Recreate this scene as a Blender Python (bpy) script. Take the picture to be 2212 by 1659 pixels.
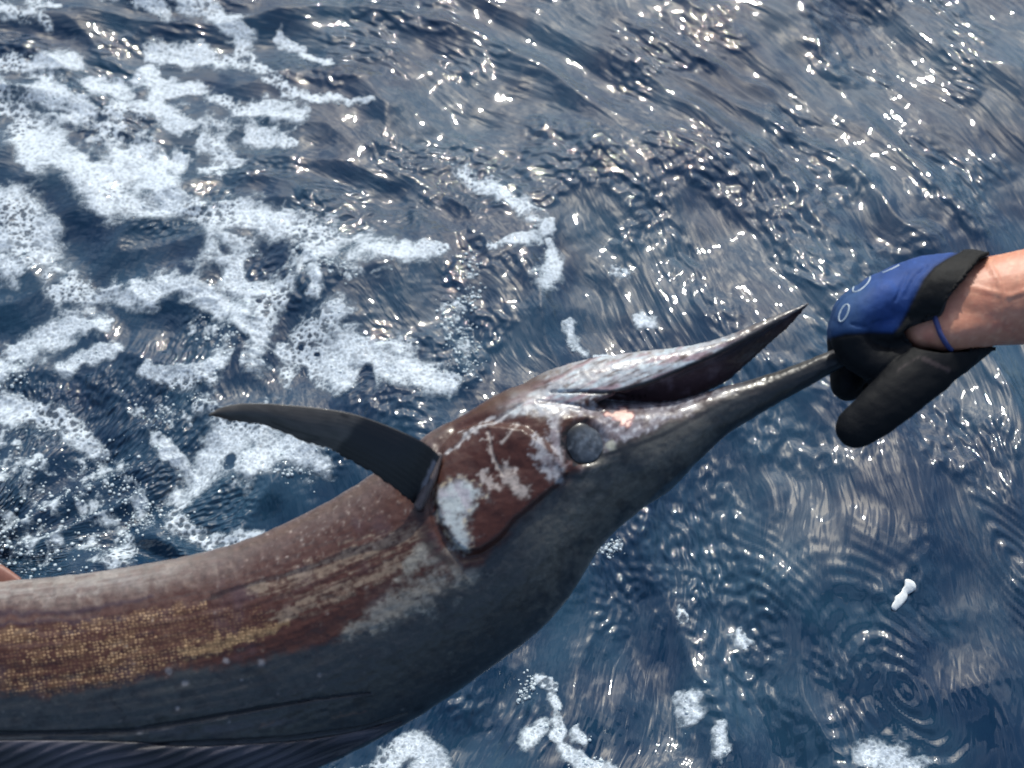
import bpy, bmesh, math, random
import numpy as np
from mathutils import Vector, Matrix
from mathutils.bvhtree import BVHTree

random.seed(7)
for o in list(bpy.data.objects):
    bpy.data.objects.remove(o)
sc = bpy.context.scene
COL = sc.collection

# ------------------------------------------------------------------ camera
F = 2670.0                       # focal length in pixels of a 2212 x 1659 picture
CX, CY = 1106.0, 829.5
PITCH = math.radians(57)
CAM = np.array([0.0, 0.0, 1.36])
FWD = np.array([0.0, math.cos(PITCH), -math.sin(PITCH)])
UPV = np.array([0.0, math.sin(PITCH), math.cos(PITCH)])
RGT = np.array([1.0, 0.0, 0.0])
cam = bpy.data.cameras.new('camera')
camo = bpy.data.objects.new('camera', cam)
COL.objects.link(camo)
camo.location = CAM
camo.rotation_euler = (math.pi / 2 - PITCH, 0, 0)
cam.sensor_width = 36
cam.lens = 36 * F / 2212
cam.clip_start = 0.01
cam.clip_end = 20000
cam.dof.use_dof = True
cam.dof.focus_distance = 1.24
cam.dof.aperture_fstop = 6.0
sc.camera = camo

# ------------------------------------------------------------------ world, sun, exposure
SUN_EL, SUN_AZ = math.radians(47), math.radians(4)      # azimuth measured from +Y towards +X
world = bpy.data.worlds.new('World')
sc.world = world
world.use_nodes = True
wn, wl = world.node_tree.nodes, world.node_tree.links
bg = wn['Background']
sky = wn.new('ShaderNodeTexSky')
sky.sky_type = 'NISHITA'
sky.sun_disc = False
sky.sun_elevation = SUN_EL
sky.sun_rotation = SUN_AZ
sky.dust_density = 4.0
sky.air_density = 1.0
# broken cloud over the whole sky
wtc = wn.new('ShaderNodeTexCoord'); wsep = wn.new('ShaderNodeSeparateXYZ'); wl.new(wtc.outputs['Generated'], wsep.inputs[0])
def wmath(op, a, b):
    n = wn.new('ShaderNodeMath'); n.operation = op
    for i, v in enumerate((a, b)):
        if isinstance(v, bpy.types.NodeSocket): wl.new(v, n.inputs[i])
        else: n.inputs[i].default_value = v
    return n.outputs[0]
wden = wmath('ADD', wmath('MAXIMUM', wsep.outputs[2], 0.0), 0.12)
wcb = wn.new('ShaderNodeCombineXYZ')
wl.new(wmath('DIVIDE', wsep.outputs[0], wden), wcb.inputs[0]); wl.new(wmath('DIVIDE', wsep.outputs[1], wden), wcb.inputs[1])
wnz = wn.new('ShaderNodeTexNoise'); wnz.inputs['Scale'].default_value = 2.6; wnz.inputs['Detail'].default_value = 6; wnz.inputs['Roughness'].default_value = 0.58
wl.new(wcb.outputs[0], wnz.inputs['Vector'])
wmr = wn.new('ShaderNodeMapRange'); wmr.interpolation_type = 'SMOOTHSTEP'
wmr.inputs['From Min'].default_value = 0.44; wmr.inputs['From Max'].default_value = 0.60
wl.new(wnz.outputs['Fac'], wmr.inputs['Value'])
wmx = wn.new('ShaderNodeMix'); wmx.data_type = 'RGBA'; wl.new(wmr.outputs['Result'], wmx.inputs[0])
wmx.inputs[6].default_value = (0.55, 0.62, 0.72, 1); wmx.inputs[7].default_value = (1.58, 1.66, 1.62, 1)
wmul = wn.new('ShaderNodeMix'); wmul.data_type = 'RGBA'; wmul.blend_type = 'MULTIPLY'; wmul.inputs[0].default_value = 1.0
wl.new(sky.outputs['Color'], wmul.inputs[6]); wl.new(wmx.outputs[2], wmul.inputs[7])
wl.new(wmul.outputs[2], bg.inputs['Color'])
bg.inputs['Strength'].default_value = 0.15
sun = bpy.data.lights.new('sun', 'SUN')
sun.energy = 3.2
sun.angle = math.radians(0.53)
sun.color = (1.0, 0.97, 0.87)
suno = bpy.data.objects.new('sun', sun)
COL.objects.link(suno)
sdir = Vector((math.sin(SUN_AZ) * math.cos(SUN_EL), math.cos(SUN_AZ) * math.cos(SUN_EL), math.sin(SUN_EL)))
suno.rotation_euler = (-sdir).to_track_quat('-Z', 'Y').to_euler()
suno.location = sdir * 30
sc.view_settings.view_transform = 'Standard'
sc.view_settings.look = 'None'
sc.view_settings.exposure = 0.15
sc.view_settings.gamma = 1.0
sc.view_settings.use_curve_mapping = False
sc.render.engine = 'CYCLES'
sc.cycles.use_denoising = True
sc.cycles.max_bounces = 8
sc.cycles.transparent_max_bounces = 12
sc.cycles.sample_clamp_indirect = 6.0

# ------------------------------------------------------------------ numeric helpers
def hash2(ix, iy, seed):
    h = (ix.astype(np.int64) * 374761393 + iy.astype(np.int64) * 668265263 + seed * 982451653) & 0xFFFFFFFF
    h = ((h ^ (h >> 13)) * 1274126177) & 0xFFFFFFFF
    h = (h ^ (h >> 16)) & 0xFFFFFFFF
    return h.astype(np.float64) / 4294967295.0

def perlin(x, y, seed=0):
    x0 = np.floor(x); y0 = np.floor(y)
    fx = x - x0; fy = y - y0
    u = fx * fx * fx * (fx * (fx * 6 - 15) + 10)
    v = fy * fy * fy * (fy * (fy * 6 - 15) + 10)
    ix = x0.astype(np.int64); iy = y0.astype(np.int64)
    def g(dx, dy):
        a = hash2(ix + dx, iy + dy, seed) * (2 * math.pi)
        return np.cos(a) * (fx - dx) + np.sin(a) * (fy - dy)
    n0 = g(0, 0) * (1 - u) + g(1, 0) * u
    n1 = g(0, 1) * (1 - u) + g(1, 1) * u
    return (n0 * (1 - v) + n1 * v) * 1.5

def fbm(x, y, seed=0, oct=4, gain=0.5):
    s = 0; a = 1.0; t = 0
    for k in range(oct):
        s = s + a * perlin(x * 2 ** k + 17.3 * k, y * 2 ** k - 9.1 * k, seed + k * 31)
        t += a; a *= gain
    return s / t

def sst(a, b, x):
    t = np.clip((x - a) / (b - a), 0, 1)
    return t * t * (3 - 2 * t)

def seg_field(X, Y, pts, hw, out, pad=1.0):
    """out = max(out, 1 - d/hw) around a polyline, hw may be a list."""
    pts = [tuple(p) for p in pts]
    if len(pts) == 1:
        pts = [pts[0], (pts[0][0] + 0.01, pts[0][1])]
    hws = hw if isinstance(hw, (list, tuple)) else [hw] * len(pts)
    for (a, b, ha, hb) in zip(pts[:-1], pts[1:], hws[:-1], hws[1:]):
        m = max(ha, hb) * (1 + pad)
        sel = (X > min(a[0], b[0]) - m) & (X < max(a[0], b[0]) + m) & (Y > min(a[1], b[1]) - m) & (Y < max(a[1], b[1]) + m)
        if not sel.any():
            continue
        x = X[sel]; y = Y[sel]
        dx, dy = b[0] - a[0], b[1] - a[1]
        t = np.clip(((x - a[0]) * dx + (y - a[1]) * dy) / (dx * dx + dy * dy + 1e-9), 0, 1)
        d = np.hypot(x - a[0] - t * dx, y - a[1] - t * dy)
        out[sel] = np.maximum(out[sel], 1 - d / (ha + (hb - ha) * t))
    return out

def strokes(X, Y, lst, pad=1.0):
    o = np.full(X.shape, -pad)
    for pts, hw in lst:
        seg_field(X, Y, pts, hw, o, pad)
    return o

def inpoly(X, Y, poly):
    r = np.zeros(X.shape, bool)
    n = len(poly)
    for i in range(n):
        (x1, y1), (x2, y2) = poly[i], poly[(i + 1) % n]
        c = ((y1 > Y) != (y2 > Y))
        if y1 != y2:
            r ^= c & (X < (x2 - x1) * (Y - y1) / (y2 - y1) + x1)
    return r

def poly_sd(X, Y, poly):
    """signed distance, positive inside"""
    d = np.full(X.shape, 1e9)
    n = len(poly)
    for i in range(n):
        a, b = poly[i], poly[(i + 1) % n]
        dx, dy = b[0] - a[0], b[1] - a[1]
        t = np.clip(((X - a[0]) * dx + (Y - a[1]) * dy) / (dx * dx + dy * dy + 1e-9), 0, 1)
        d = np.minimum(d, np.hypot(X - a[0] - t * dx, Y - a[1] - t * dy))
    return np.where(inpoly(X, Y, poly), d, -d)

def lin(r, g, b):
    f = lambda c: (c / 255 / 12.92) if c / 255 <= 0.04045 else ((c / 255 + 0.055) / 1.055) ** 2.4
    return np.array([f(r), f(g), f(b)])

def catmull(P, n):
    P = np.asarray(P, float)
    Q = np.vstack([2 * P[0] - P[1], P, 2 * P[-1] - P[-2]])
    res = []
    m = len(P) - 1
    for t in np.linspace(0, m, n):
        i = min(int(t), m - 1); f = t - i
        p0, p1, p2, p3 = Q[i], Q[i + 1], Q[i + 2], Q[i + 3]
        res.append(0.5 * (2 * p1 + (p2 - p0) * f + (2 * p0 - 5 * p1 + 4 * p2 - p3) * f * f + (3 * p1 - p0 - 3 * p2 + p3) * f ** 3))
    return np.array(res)

# ------------------------------------------------------------------ pixel <-> place
FISH_D = 1.0          # the fish hangs about a metre from the lens
def at(px, py, z=0.0, D=FISH_D):
    """world point on the ray through a pixel, z pixels (at one metre) nearer than depth D"""
    d = D - np.asarray(z, float) / F
    x = (np.asarray(px, float) - CX) / F * d
    y = -(np.asarray(py, float) - CY) / F * d
    return CAM + np.multiply.outer(d, FWD) + np.multiply.outer(x, RGT) + np.multiply.outer(y, UPV)

def project(P):
    Q = np.asarray(P) - CAM
    d = Q @ FWD
    return CX + F * (Q @ RGT) / d, CY - F * (Q @ UPV) / d, d

def on_water(px, py):
    r = FWD + (px - CX) / F * RGT - (py - CY) / F * UPV
    return CAM + r * (-CAM[2] / r[2])

# ------------------------------------------------------------------ object helpers
def tag(o, label=None, cat=None, group=None, kind=None):
    if label: o['label'] = label
    if cat: o['category'] = cat
    if group: o['group'] = group
    if kind: o['kind'] = kind
    return o

def mesh_obj(name, verts, faces, mat, parent=None, smooth=True, cols=None, attrs=None):
    me = bpy.data.meshes.new(name)
    V = np.asarray(verts, np.float32)
    org = np.array(parent.location) if parent is not None else np.zeros(3)
    if parent is not None and parent.parent is not None:
        org = np.array(parent.parent.location)
    V = V - org.astype(np.float32)
    if isinstance(faces, np.ndarray):
        n, k = faces.shape
        me.vertices.add(len(V)); me.vertices.foreach_set('co', V.ravel())
        me.loops.add(n * k); me.loops.foreach_set('vertex_index', faces.astype(np.int32).ravel())
        me.polygons.add(n)
        me.polygons.foreach_set('loop_start', np.arange(0, n * k, k, dtype=np.int32))
        me.polygons.foreach_set('loop_total', np.full(n, k, np.int32))
        me.update(calc_edges=True)
    else:
        me.from_pydata(V.tolist(), [], [list(f) for f in faces])
        me.update()
    me.validate()
    if smooth:
        me.polygons.foreach_set('use_smooth', np.ones(len(me.polygons), bool))
    if cols is not None:
        a = me.attributes.new('Col', 'FLOAT_COLOR', 'POINT')
        c4 = np.ones((len(V), 4), np.float32); c4[:, :3] = cols
        a.data.foreach_set('color', c4.ravel())
    for k, v in (attrs or {}).items():
        a = me.attributes.new(k, 'FLOAT', 'POINT')
        a.data.foreach_set('value', np.asarray(v, np.float32))
    if mat: me.materials.append(mat)
    o = bpy.data.objects.new(name, me)
    COL.objects.link(o)
    if parent is not None: o.parent = parent
    return o

def empty(name, loc):
    o = bpy.data.objects.new(name, None)
    o.empty_display_size = 0.1
    COL.objects.link(o); o.location = loc
    return o

def verts_of(me):
    v = np.empty(len(me.vertices) * 3, np.float32); me.vertices.foreach_get('co', v)
    return v.reshape(-1, 3).astype(float)

def normals_of(me):
    v = np.empty(len(me.vertices) * 3, np.float32); me.vertices.foreach_get('normal', v)
    return v.reshape(-1, 3).astype(float)

def faces_of(me):
    me.calc_loop_triangles()
    f = np.empty(len(me.loop_triangles) * 3, np.int32); me.loop_triangles.foreach_get('vertices', f)
    return f.reshape(-1, 3)

def quads_of(me):
    f = np.empty(len(me.loops), np.int32); me.loops.foreach_get('vertex_index', f)
    return f.reshape(-1, 4)

def smooth_np(V, me, it, lam=0.5):
    e = np.empty(len(me.edges) * 2, np.int32); me.edges.foreach_get('vertices', e)
    e = e.reshape(-1, 2); n = len(V)
    deg = np.bincount(e.ravel(), minlength=n).astype(float)
    for _ in range(it):
        S = np.stack([np.bincount(e[:, 0], V[e[:, 1], k], n) + np.bincount(e[:, 1], V[e[:, 0], k], n) for k in range(3)], 1)
        V = V + lam * (S / np.maximum(deg, 1)[:, None] - V)
    return V

def loft(rings):
    """rings: (n, m, 3) closed rings -> verts, faces with end caps"""
    n, m, _ = rings.shape
    V = rings.reshape(-1, 3).tolist(); Fc = []
    for i in range(n - 1):
        for j in range(m):
            a = i * m + j; b = i * m + (j + 1) % m
            Fc.append((a, b, b + m, a + m))
    V.append(rings[0].mean(0).tolist()); V.append(rings[-1].mean(0).tolist())
    c0, c1 = n * m, n * m + 1
    for j in range(m):
        Fc.append((c0, (j + 1) % m, j))
        Fc.append((c1, (n - 1) * m + j, (n - 1) * m + (j + 1) % m))
    return V, Fc

def capsule(pts, rad, m=24, flat=None, nsub=6):
    """tapered tube with round ends through points (world), flat = (axis, factor) squashes"""
    P = catmull(np.asarray(pts, float), (len(pts) - 1) * nsub + 1)
    R = np.interp(np.linspace(0, len(pts) - 1, len(P)), range(len(pts)), rad)
    t0 = P[0] - P[1]; t0 /= np.linalg.norm(t0); t1 = P[-1] - P[-2]; t1 /= np.linalg.norm(t1)
    cs, rs = [], []
    for a in np.linspace(math.pi / 2 * 0.93, 0.15, 6):
        cs.append(P[0] + t0 * R[0] * math.sin(a)); rs.append(R[0] * math.cos(a))
    cs += list(P); rs += list(R)
    for a in np.linspace(0.15, math.pi / 2 * 0.93, 6):
        cs.append(P[-1] + t1 * R[-1] * math.sin(a)); rs.append(R[-1] * math.cos(a))
    cs = np.array(cs); rings = []
    ref = FWD
    for i in range(len(cs)):
        t = cs[min(i + 1, len(cs) - 1)] - cs[max(i - 1, 0)]
        t /= np.linalg.norm(t) + 1e-12
        u = np.cross(t, ref); u /= np.linalg.norm(u); w = np.cross(u, t)
        a = np.linspace(0, 2 * math.pi, m, endpoint=False)
        fu, fw = flat or (1, 1)
        rings.append(cs[i] + rs[i] * (fu * np.outer(np.cos(a), u) + fw * np.outer(np.sin(a), w)))
    return loft(np.array(rings))

def remesh(shells, voxel, it=4):
    V, Fc = [], []
    for v, f in shells:
        k = len(V); V += [list(p) for p in v]; Fc += [tuple(i + k for i in q) for q in f]
    me = bpy.data.meshes.new('tmp'); me.from_pydata(V, [], Fc); me.update()
    bm = bmesh.new(); bm.from_mesh(me); bmesh.ops.recalc_face_normals(bm, faces=bm.faces); bm.to_mesh(me); bm.free()
    o = bpy.data.objects.new('tmp', me); COL.objects.link(o)
    md = o.modifiers.new('r', 'REMESH'); md.mode = 'VOXEL'; md.voxel_size = voxel
    dg = bpy.context.evaluated_depsgraph_get()
    me2 = bpy.data.meshes.new_from_object(o.evaluated_get(dg))
    bpy.data.objects.remove(o)
    V2 = smooth_np(verts_of(me2), me2, it)
    me2.vertices.foreach_set('co', V2.astype(np.float32).ravel()); me2.update()
    return me2

def mixc(Cc, col, m): return Cc * (1 - m[:, None]) + np.asarray(col)[None] * m[:, None]

# ------------------------------------------------------------------ material helpers
def mat_new(name):
    m = bpy.data.materials.new(name); m.use_nodes = True
    return m, m.node_tree.nodes, m.node_tree.links, m.node_tree.nodes['Principled BSDF']

def nd(N, t, **kw):
    n = N.new(t)
    for k, v in kw.items():
        if k.startswith('i_'):
            n.inputs[k[2:].replace('_', ' ')].default_value = v
        else:
            setattr(n, k, v)
    return n

def math_n(N, L, op, a, b=None, clamp=False):
    n = N.new('ShaderNodeMath'); n.operation = op; n.use_clamp = clamp
    for i, v in enumerate([a, b]):
        if v is None: continue
        if hasattr(v, 'links') or isinstance(v, bpy.types.NodeSocket): L.new(v, n.inputs[i])
        else: n.inputs[i].default_value = v
    return n.outputs[0]

def mix_c(N, L, fac, a, b, mode='MIX'):
    n = N.new('ShaderNodeMix'); n.data_type = 'RGBA'; n.blend_type = mode
    for i, v in ((0, fac), (6, a), (7, b)):
        if isinstance(v, bpy.types.NodeSocket): L.new(v, n.inputs[i])
        elif i == 0: n.inputs[0].default_value = v
        else: n.inputs[i].default_value = (*v, 1)
    return n.outputs[2]

def ramp(N, L, src, lo, hi):
    n = N.new('ShaderNodeMapRange'); n.interpolation_type = 'SMOOTHSTEP'
    n.inputs['From Min'].default_value = lo; n.inputs['From Max'].default_value = hi
    L.new(src, n.inputs['Value'])
    return n.outputs['Result']

# ================================================================== SEA
SW = on_water(-100, 1200)[:2]       # the swirl the ripples bend round
def swirl(x, y):
    wx = x + 0.05 * perlin(x / 0.4, y / 0.4, 91) + 0.012 * perlin(x / 0.11, y / 0.11, 93)
    wy = y + 0.05 * perlin(x / 0.4, y / 0.4, 92) + 0.012 * perlin(x / 0.11, y / 0.11, 94)
    dx, dy = wx - SW[0], wy - SW[1]
    return np.hypot(dx, dy), np.arctan2(dx, dy) * 1.2

def rough_patch(x, y):
    c = on_water(1420, 330)
    gl = np.exp(-(((x - c[0]) / 0.42) ** 2 + ((y - c[1]) / 0.34) ** 2))
    return sst(-0.05, 0.42, perlin(x / 0.17, y / 0.19, 12) + 0.6 * perlin(x / 0.075, y / 0.08, 13) + 0.22 * gl)

RINGS = ((1665, 1345, 0.0013, 0.016, 0.10, 1.5), (2180, 1235, 0.0013, 0.018, 0.10, 1.8), (1510, 1440, 0.0010, 0.014, 0.07, 1.2),
         (880, 845, 0.0009, 0.013, 0.08, 1.3), (560, 830, 0.0008, 0.011, 0.07, 1.1), (1540, 1190, 0.0005, 0.011, 0.05, 1.3), (1180, 1130, 0.0006, 0.013, 0.09, 1.5), (1950, 1500, 0.0012, 0.017, 0.12, 1.3), (1780, 1560, 0.0010, 0.015, 0.09, 1.1), (1450, 1260, 0.0009, 0.014, 0.10, 1.6))
def water_h(x, y, fine=True):
    """height of the sea at x, y (metres)"""
    r, s = swirl(x, y)
    h = 0.030 * perlin(r / 0.40, s / 1.2, 3) + 0.016 * perlin(x / 0.35 + 3, y / 0.3, 4)
    n1 = perlin(r / 0.15 + 0.6 * perlin(r / 0.3, s / 0.5, 8), s / 0.52, 5)
    h = h + 0.018 * (0.35 - np.abs(n1)) * 1.3
    n2 = perlin(r / 0.070 + 5 + 0.5 * n1, s / 0.26, 6)
    h = h + 0.0070 * n2
    nb = perlin(x / 0.05, y / 0.06, 16)
    lump = sst(0.95, 0.55, (x - X0) / (X1 - X0))          # choppier where the wash has been
    h = h + 0.0028 * nb * (0.35 + 0.65 * lump)
    pat = rough_patch(x, y)
    n3 = perlin(r / 0.030 + 0.8 * n1, s / 0.105, 7)
    h = h + 0.0040 * (0.3 - np.abs(n3)) * (0.35 + 0.65 * pat) + 0.0014 * perlin(x / 0.023, y / 0.026, 17) * (0.15 + 0.85 * pat)
    if fine:
        n4 = perlin(r / 0.0140 + 1.6 * n2 + 0.8 * nb, s / 0.050, 9)
        h = h + 0.00095 * n4 * (0.45 + 0.55 * pat)
        n5 = perlin(x / 0.0085, y / 0.0095, 10)
        h = h + 0.00040 * n5 * pat
        for (px, py, A, wl, rad, st) in RINGS:
            c = on_water(px, py)
            qx_ = (x - c[0]) + 0.006 * nb; qy_ = (y - c[1]) + 0.006 * n2
            d = np.hypot((qx_ + 0.4 * qy_) * st, qy_ * 0.8)
            h = h + A * np.cos(d / wl * 2 * math.pi) * np.exp(-(d / rad) ** 2) * sst(0, 0.02, d) * sst(-0.3, 0.3, nb + n2)
    return h

corn = [on_water(px, py) for px in (-120, 2332) for py in (-90, 1750)]
X0, X1 = min(c[0] for c in corn), max(c[0] for c in corn)
Y0, Y1 = min(c[1] for c in corn), max(c[1] for c in corn)

def axis(lo, hi, step, far):
    core = list(np.arange(lo, hi, step)); pre = []; post = []
    d = step; p = lo
    while p > -far:
        d = min(d * 1.09, 400); p -= d; pre.append(p)
    d = step; p = core[-1]
    while p < far:
        d = min(d * 1.09, 400); p += d; post.append(p)
    return np.array(pre[::-1] + core + post)

def grid_faces(nx, ny):
    i, j = np.meshgrid(np.arange(nx - 1), np.arange(ny - 1), indexing='ij')
    a = (i * ny + j).ravel()
    return np.stack([a, a + ny, a + ny + 1, a + 1], 1)

gx = axis(X0, X1, 0.0031, 6000); gy = axis(Y0, Y1, 0.0029, 6000)
GX, GY = np.meshgrid(gx, gy, indexing='ij')
fx, fy = GX.ravel(), GY.ravel()
out_d = np.maximum(np.maximum(X0 - fx, fx - X1), np.maximum(Y0 - fy, fy - Y1))
hz = np.zeros(fx.shape)
near = out_d < 0.6
hz[near] = water_h(fx[near], fy[near]) * (1 - sst(0.1, 0.6, out_d[near]))
swell = 0.10 * perlin(fx / 3.1, fy / 2.3, 40) * sst(0.2, 3, out_d) * (1 - sst(60, 200, out_d))
hz = hz + swell

def water_material():
    m, N, L, B = mat_new('sea_water')
    tc = nd(N, 'ShaderNodeNewGeometry')
    n1 = nd(N, 'ShaderNodeTexNoise', i_Scale=5.0, i_Detail=4.0, i_Roughness=0.6)
    L.new(tc.outputs['Position'], n1.inputs['Vector'])
    colr = mix_c(N, L, ramp(N, L, n1.outputs['Fac'], 0.35, 0.68), (0.006, 0.022, 0.052), (0.016, 0.048, 0.085))
    L.new(colr, B.inputs['Base Color'])
    B.inputs['Roughness'].default_value = 0.03
    B.inputs['IOR'].default_value = 1.45
    n2 = nd(N, 'ShaderNodeTexNoise', i_Scale=95.0, i_Detail=0.0, i_Roughness=0.5)
    ar = nd(N, 'ShaderNodeAttribute', attribute_name='ring'); as_ = nd(N, 'ShaderNodeAttribute', attribute_name='along')
    rp = nd(N, 'ShaderNodeAttribute', attribute_name='rip')
    cb = nd(N, 'ShaderNodeCombineXYZ')
    L.new(ar.outputs['Fac'], cb.inputs[0]); L.new(math_n(N, L, 'MULTIPLY', as_.outputs['Fac'], 0.13), cb.inputs[1])
    cb2 = nd(N, 'ShaderNodeCombineXYZ'); L.new(ar.outputs['Fac'], cb2.inputs[0]); L.new(math_n(N, L, 'MULTIPLY', as_.outputs['Fac'], 0.5), cb2.inputs[1])
    L.new(cb2.outputs[0], n2.inputs['Vector'])
    n3 = nd(N, 'ShaderNodeTexNoise', i_Scale=150.0, i_Detail=1.0, i_Roughness=0.5, i_Distortion=0.4)
    L.new(cb.outputs[0], n3.inputs['Vector'])
    bp = nd(N, 'ShaderNodeBump', i_Strength=1.0, i_Distance=0.0011)
    iso = math_n(N, L, 'MULTIPLY', n2.outputs['Fac'], math_n(N, L, 'ADD', math_n(N, L, 'MULTIPLY', rp.outputs['Fac'], 4.2), 0.6))
    L.new(math_n(N, L, 'ADD', iso, math_n(N, L, 'MULTIPLY', n3.outputs['Fac'], math_n(N, L, 'SUBTRACT', 0.75, math_n(N, L, 'MULTIPLY', rp.outputs['Fac'], 0.3)))), bp.inputs['Height'])
    L.new(bp.outputs['Normal'], B.inputs['Normal'])
    return m
M_sea = water_material()
sea = mesh_obj('sea', np.stack([fx, fy, hz], 1), grid_faces(len(gx), len(gy)), M_sea, attrs=dict(zip(('ring', 'along', 'rip'), (*swirl(fx, fy), rough_patch(fx, fy)))))
tag(sea, 'dark blue rippled sea water with grey sky sheen and sun glitter', 'sea', kind='structure')

# ------------------------------------------------------------------ foam on the sea
FOAM = [  # (polyline in picture pixels, half width)
    ([(-60, 190), (0, 232), (56, 285), (105, 330), (161, 356), (210, 394), (262, 424), (319, 431)], [30, 30, 32, 34, 30, 38, 42, 40]),
    ([(285, 385), (340, 405), (370, 445)], 40),
    ([(240, 461), (337, 461), (412, 472), (487, 469), (544, 476), (600, 499), (675, 517), (769, 555), (830, 570), (880, 572), (960, 548)], [16, 20, 26, 30, 26, 24, 26, 26, 24, 16, 8]),
    ([(455, 490), (478, 535), (500, 565)], [38, 40, 26]),
    ([(-30, 470), (30, 480), (85, 515), (75, 560), (20, 560), (-30, 520)], [40, 40, 36, 34, 40, 40]),
    ([(22, 553), (108, 596), (143, 635), (195, 640), (260, 635), (325, 631), (381, 614), (433, 627), (468, 657), (520, 696), (559, 718), (572, 739)], [22, 24, 22, 20, 16, 16, 16, 18, 18, 20, 18, 12]),
    ([(515, 560), (542, 627), (563, 670), (568, 713)], [30, 34, 30, 18]),
    ([(580, 650), (628, 618), (660, 580), (690, 560)], [20, 14, 12, 12]),
    ([(690, 590), (685, 650)], [8, 11]),
    ([(572, 739), (562, 770), (540, 787)], [10, 20, 18]),
    ([(312, 800), (360, 813), (412, 822), (459, 813), (490, 778)], [8, 13, 15, 15, 12]),
    ([(412, 830), (429, 865), (455, 872)], 14),
    ([(622, 765), (676, 745), (737, 762), (802, 780), (870, 800), (930, 825), (978, 842)], [18, 34, 36, 32, 30, 24, 14]),
    ([(640, 800), (720, 800), (740, 820)], 22),
    ([(737, 692), (715, 712)], [20, 14]),
    ([(243, 752), (186, 761), (143, 787)], 11),
    ([(230, 690), (165, 700), (87, 735), (30, 765), (-20, 790)], [8, 14, 16, 20, 22]),
    ([(329, 943), (390, 999), (425, 1034)], [8, 13, 18]),
    ([(446, 985), (470, 945), (542, 930), (607, 956), (650, 986), (690, 1010)], [22, 28, 34, 34, 30, 14]),
    ([(500, 1015), (560, 985)], 26),
    ([(433, 1025), (390, 1064), (381, 1099), (399, 1134), (455, 1168), (498, 1173), (560, 1165)], [20, 16, 16, 18, 16, 16, 12]),
    ([(540, 900), (490, 905)], 14),
    ([(-20, 873), (43, 882), (121, 913), (143, 934), (186, 956), (217, 995)], [24, 22, 20, 18, 15, 10]),
    ([(264, 1140), (268, 1170), (251, 1225)], [10, 15, 14]),
    ([(305, 1060), (296, 1095)], 7),
    ([(71, 8), (116, 41)], 7), ([(-20, 38), (49, 49), (94, 56)], 12),
    ([(-20, 150), (75, 152), (160, 130)], 16), ([(124, 169), (135, 210)], 17),
    ([(195, 195), (244, 182), (281, 210)], 16), ([(86, 221), (142, 236), (176, 251)], 22),
    ([(319, 97), (375, 112), (442, 97), (506, 127)], [8, 17, 13, 10]),
    ([(337, 150), (318, 140)], 9), ([(232, 0), (300, 11), (356, 34)], 10),
    ([(394, -10), (469, 26), (517, 56), (525, 86), (505, 95)], [16, 14, 14, 14, 10]),
    ([(525, 86), (555, 142), (600, 176), (675, 210), (750, 229), (799, 222)], [10, 9, 7, 6, 4, 3]),
    ([(600, 67), (656, 101), (712, 131)], [8, 7, 4]),
    ([(300, 169), (356, 176), (431, 191), (499, 221)], [12, 12, 10, 5]),
    ([(337, 195), (356, 232), (394, 259), (412, 268)], 15),
    ([(262, 265), (240, 245), (320, 238)], 14), ([(200, 300), (240, 285)], 10),
    ([(450, 262), (465, 300), (480, 337), (500, 360)], [20, 28, 26, 14]),
    ([(506, 240), (581, 229), (637, 240)], [6, 15, 14]), ([(544, 290), (600, 295), (630, 310)], [16, 16, 9]),
    ([(251, 319), (300, 322), (337, 349), (394, 345)], [14, 24, 22, 18]),
    ([(56, 337), (82, 364)], 14), ([(440, 375), (480, 380)], 9),
    ([(970, 345), (1000, 368), (1060, 400), (1130, 450), (1172, 480), (1160, 505), (1100, 528), (1060, 540)], [7, 9, 9, 10, 9, 11, 9, 5]),
    ([(1180, 520), (1190, 570), (1180, 610)], [5, 14, 16]), ([(1230, 700), (1245, 750)], [7, 12]),
    ([(820, 1645), (870, 1598), (930, 1625), (900, 1660)], 20), ([(780, 1655), (730, 1675)], 16),
    ([(1156, 1450), (1196, 1490), (1211, 1555), (1206, 1600), (1251, 1640), (1306, 1655)], [5, 6, 8, 6, 12, 10]),
    ([(1150, 1590), (1180, 1570)], 12), ([(1250, 1585), (1265, 1600)], 8),
    ([(1482, 1505), (1490, 1545)], [14, 17]), ([(1553, 1570), (1556, 1625)], [7, 10]),
    ([(1860, 1640), (1910, 1645), (1960, 1665)], [16, 24, 20]), ([(1608, 1370), (1618, 1380)], 9),
    ([(1476, 1322)], 7), ([(1290, 770), (1345, 770)], 4), ([(1380, 680), (1410, 690)], 8), ([(1330, 570), (1370, 580)], 7),
]
SPRAY = [  # aerated water full of small bubbles
    ([(-60, 960), (40, 1000), (120, 1060), (190, 1130), (230, 1200)], [80, 80, 90, 80, 60]),
    ([(-40, 1150), (100, 1180)], 70), ([(200, 980), (290, 1080), (310, 1120)], [50, 40, 30]),
    ([(972, 670), (990, 720), (1005, 760), (1010, 800)], [30, 26, 30, 22]), ([(1000, 660), (1030, 640)], 16),
    ([(300, 870), (340, 900), (380, 900)], 34), ([(420, 700), (470, 725), (510, 740)], 26),
    ([(600, 1010), (680, 1020)], 26), ([(960, 1000), (860, 1060)], 10), ([(1010, 560), (1020, 600)], 16),
    ([(640, 560), (760, 610)], 14), ([(1290, 1190), (1340, 1170)], 12), ([(40, 790), (10, 830)], 26),
    ([(1150, 1440), (1130, 1500)], 16), ([(1300, 1650), (1240, 1660)], 14),
]
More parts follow.
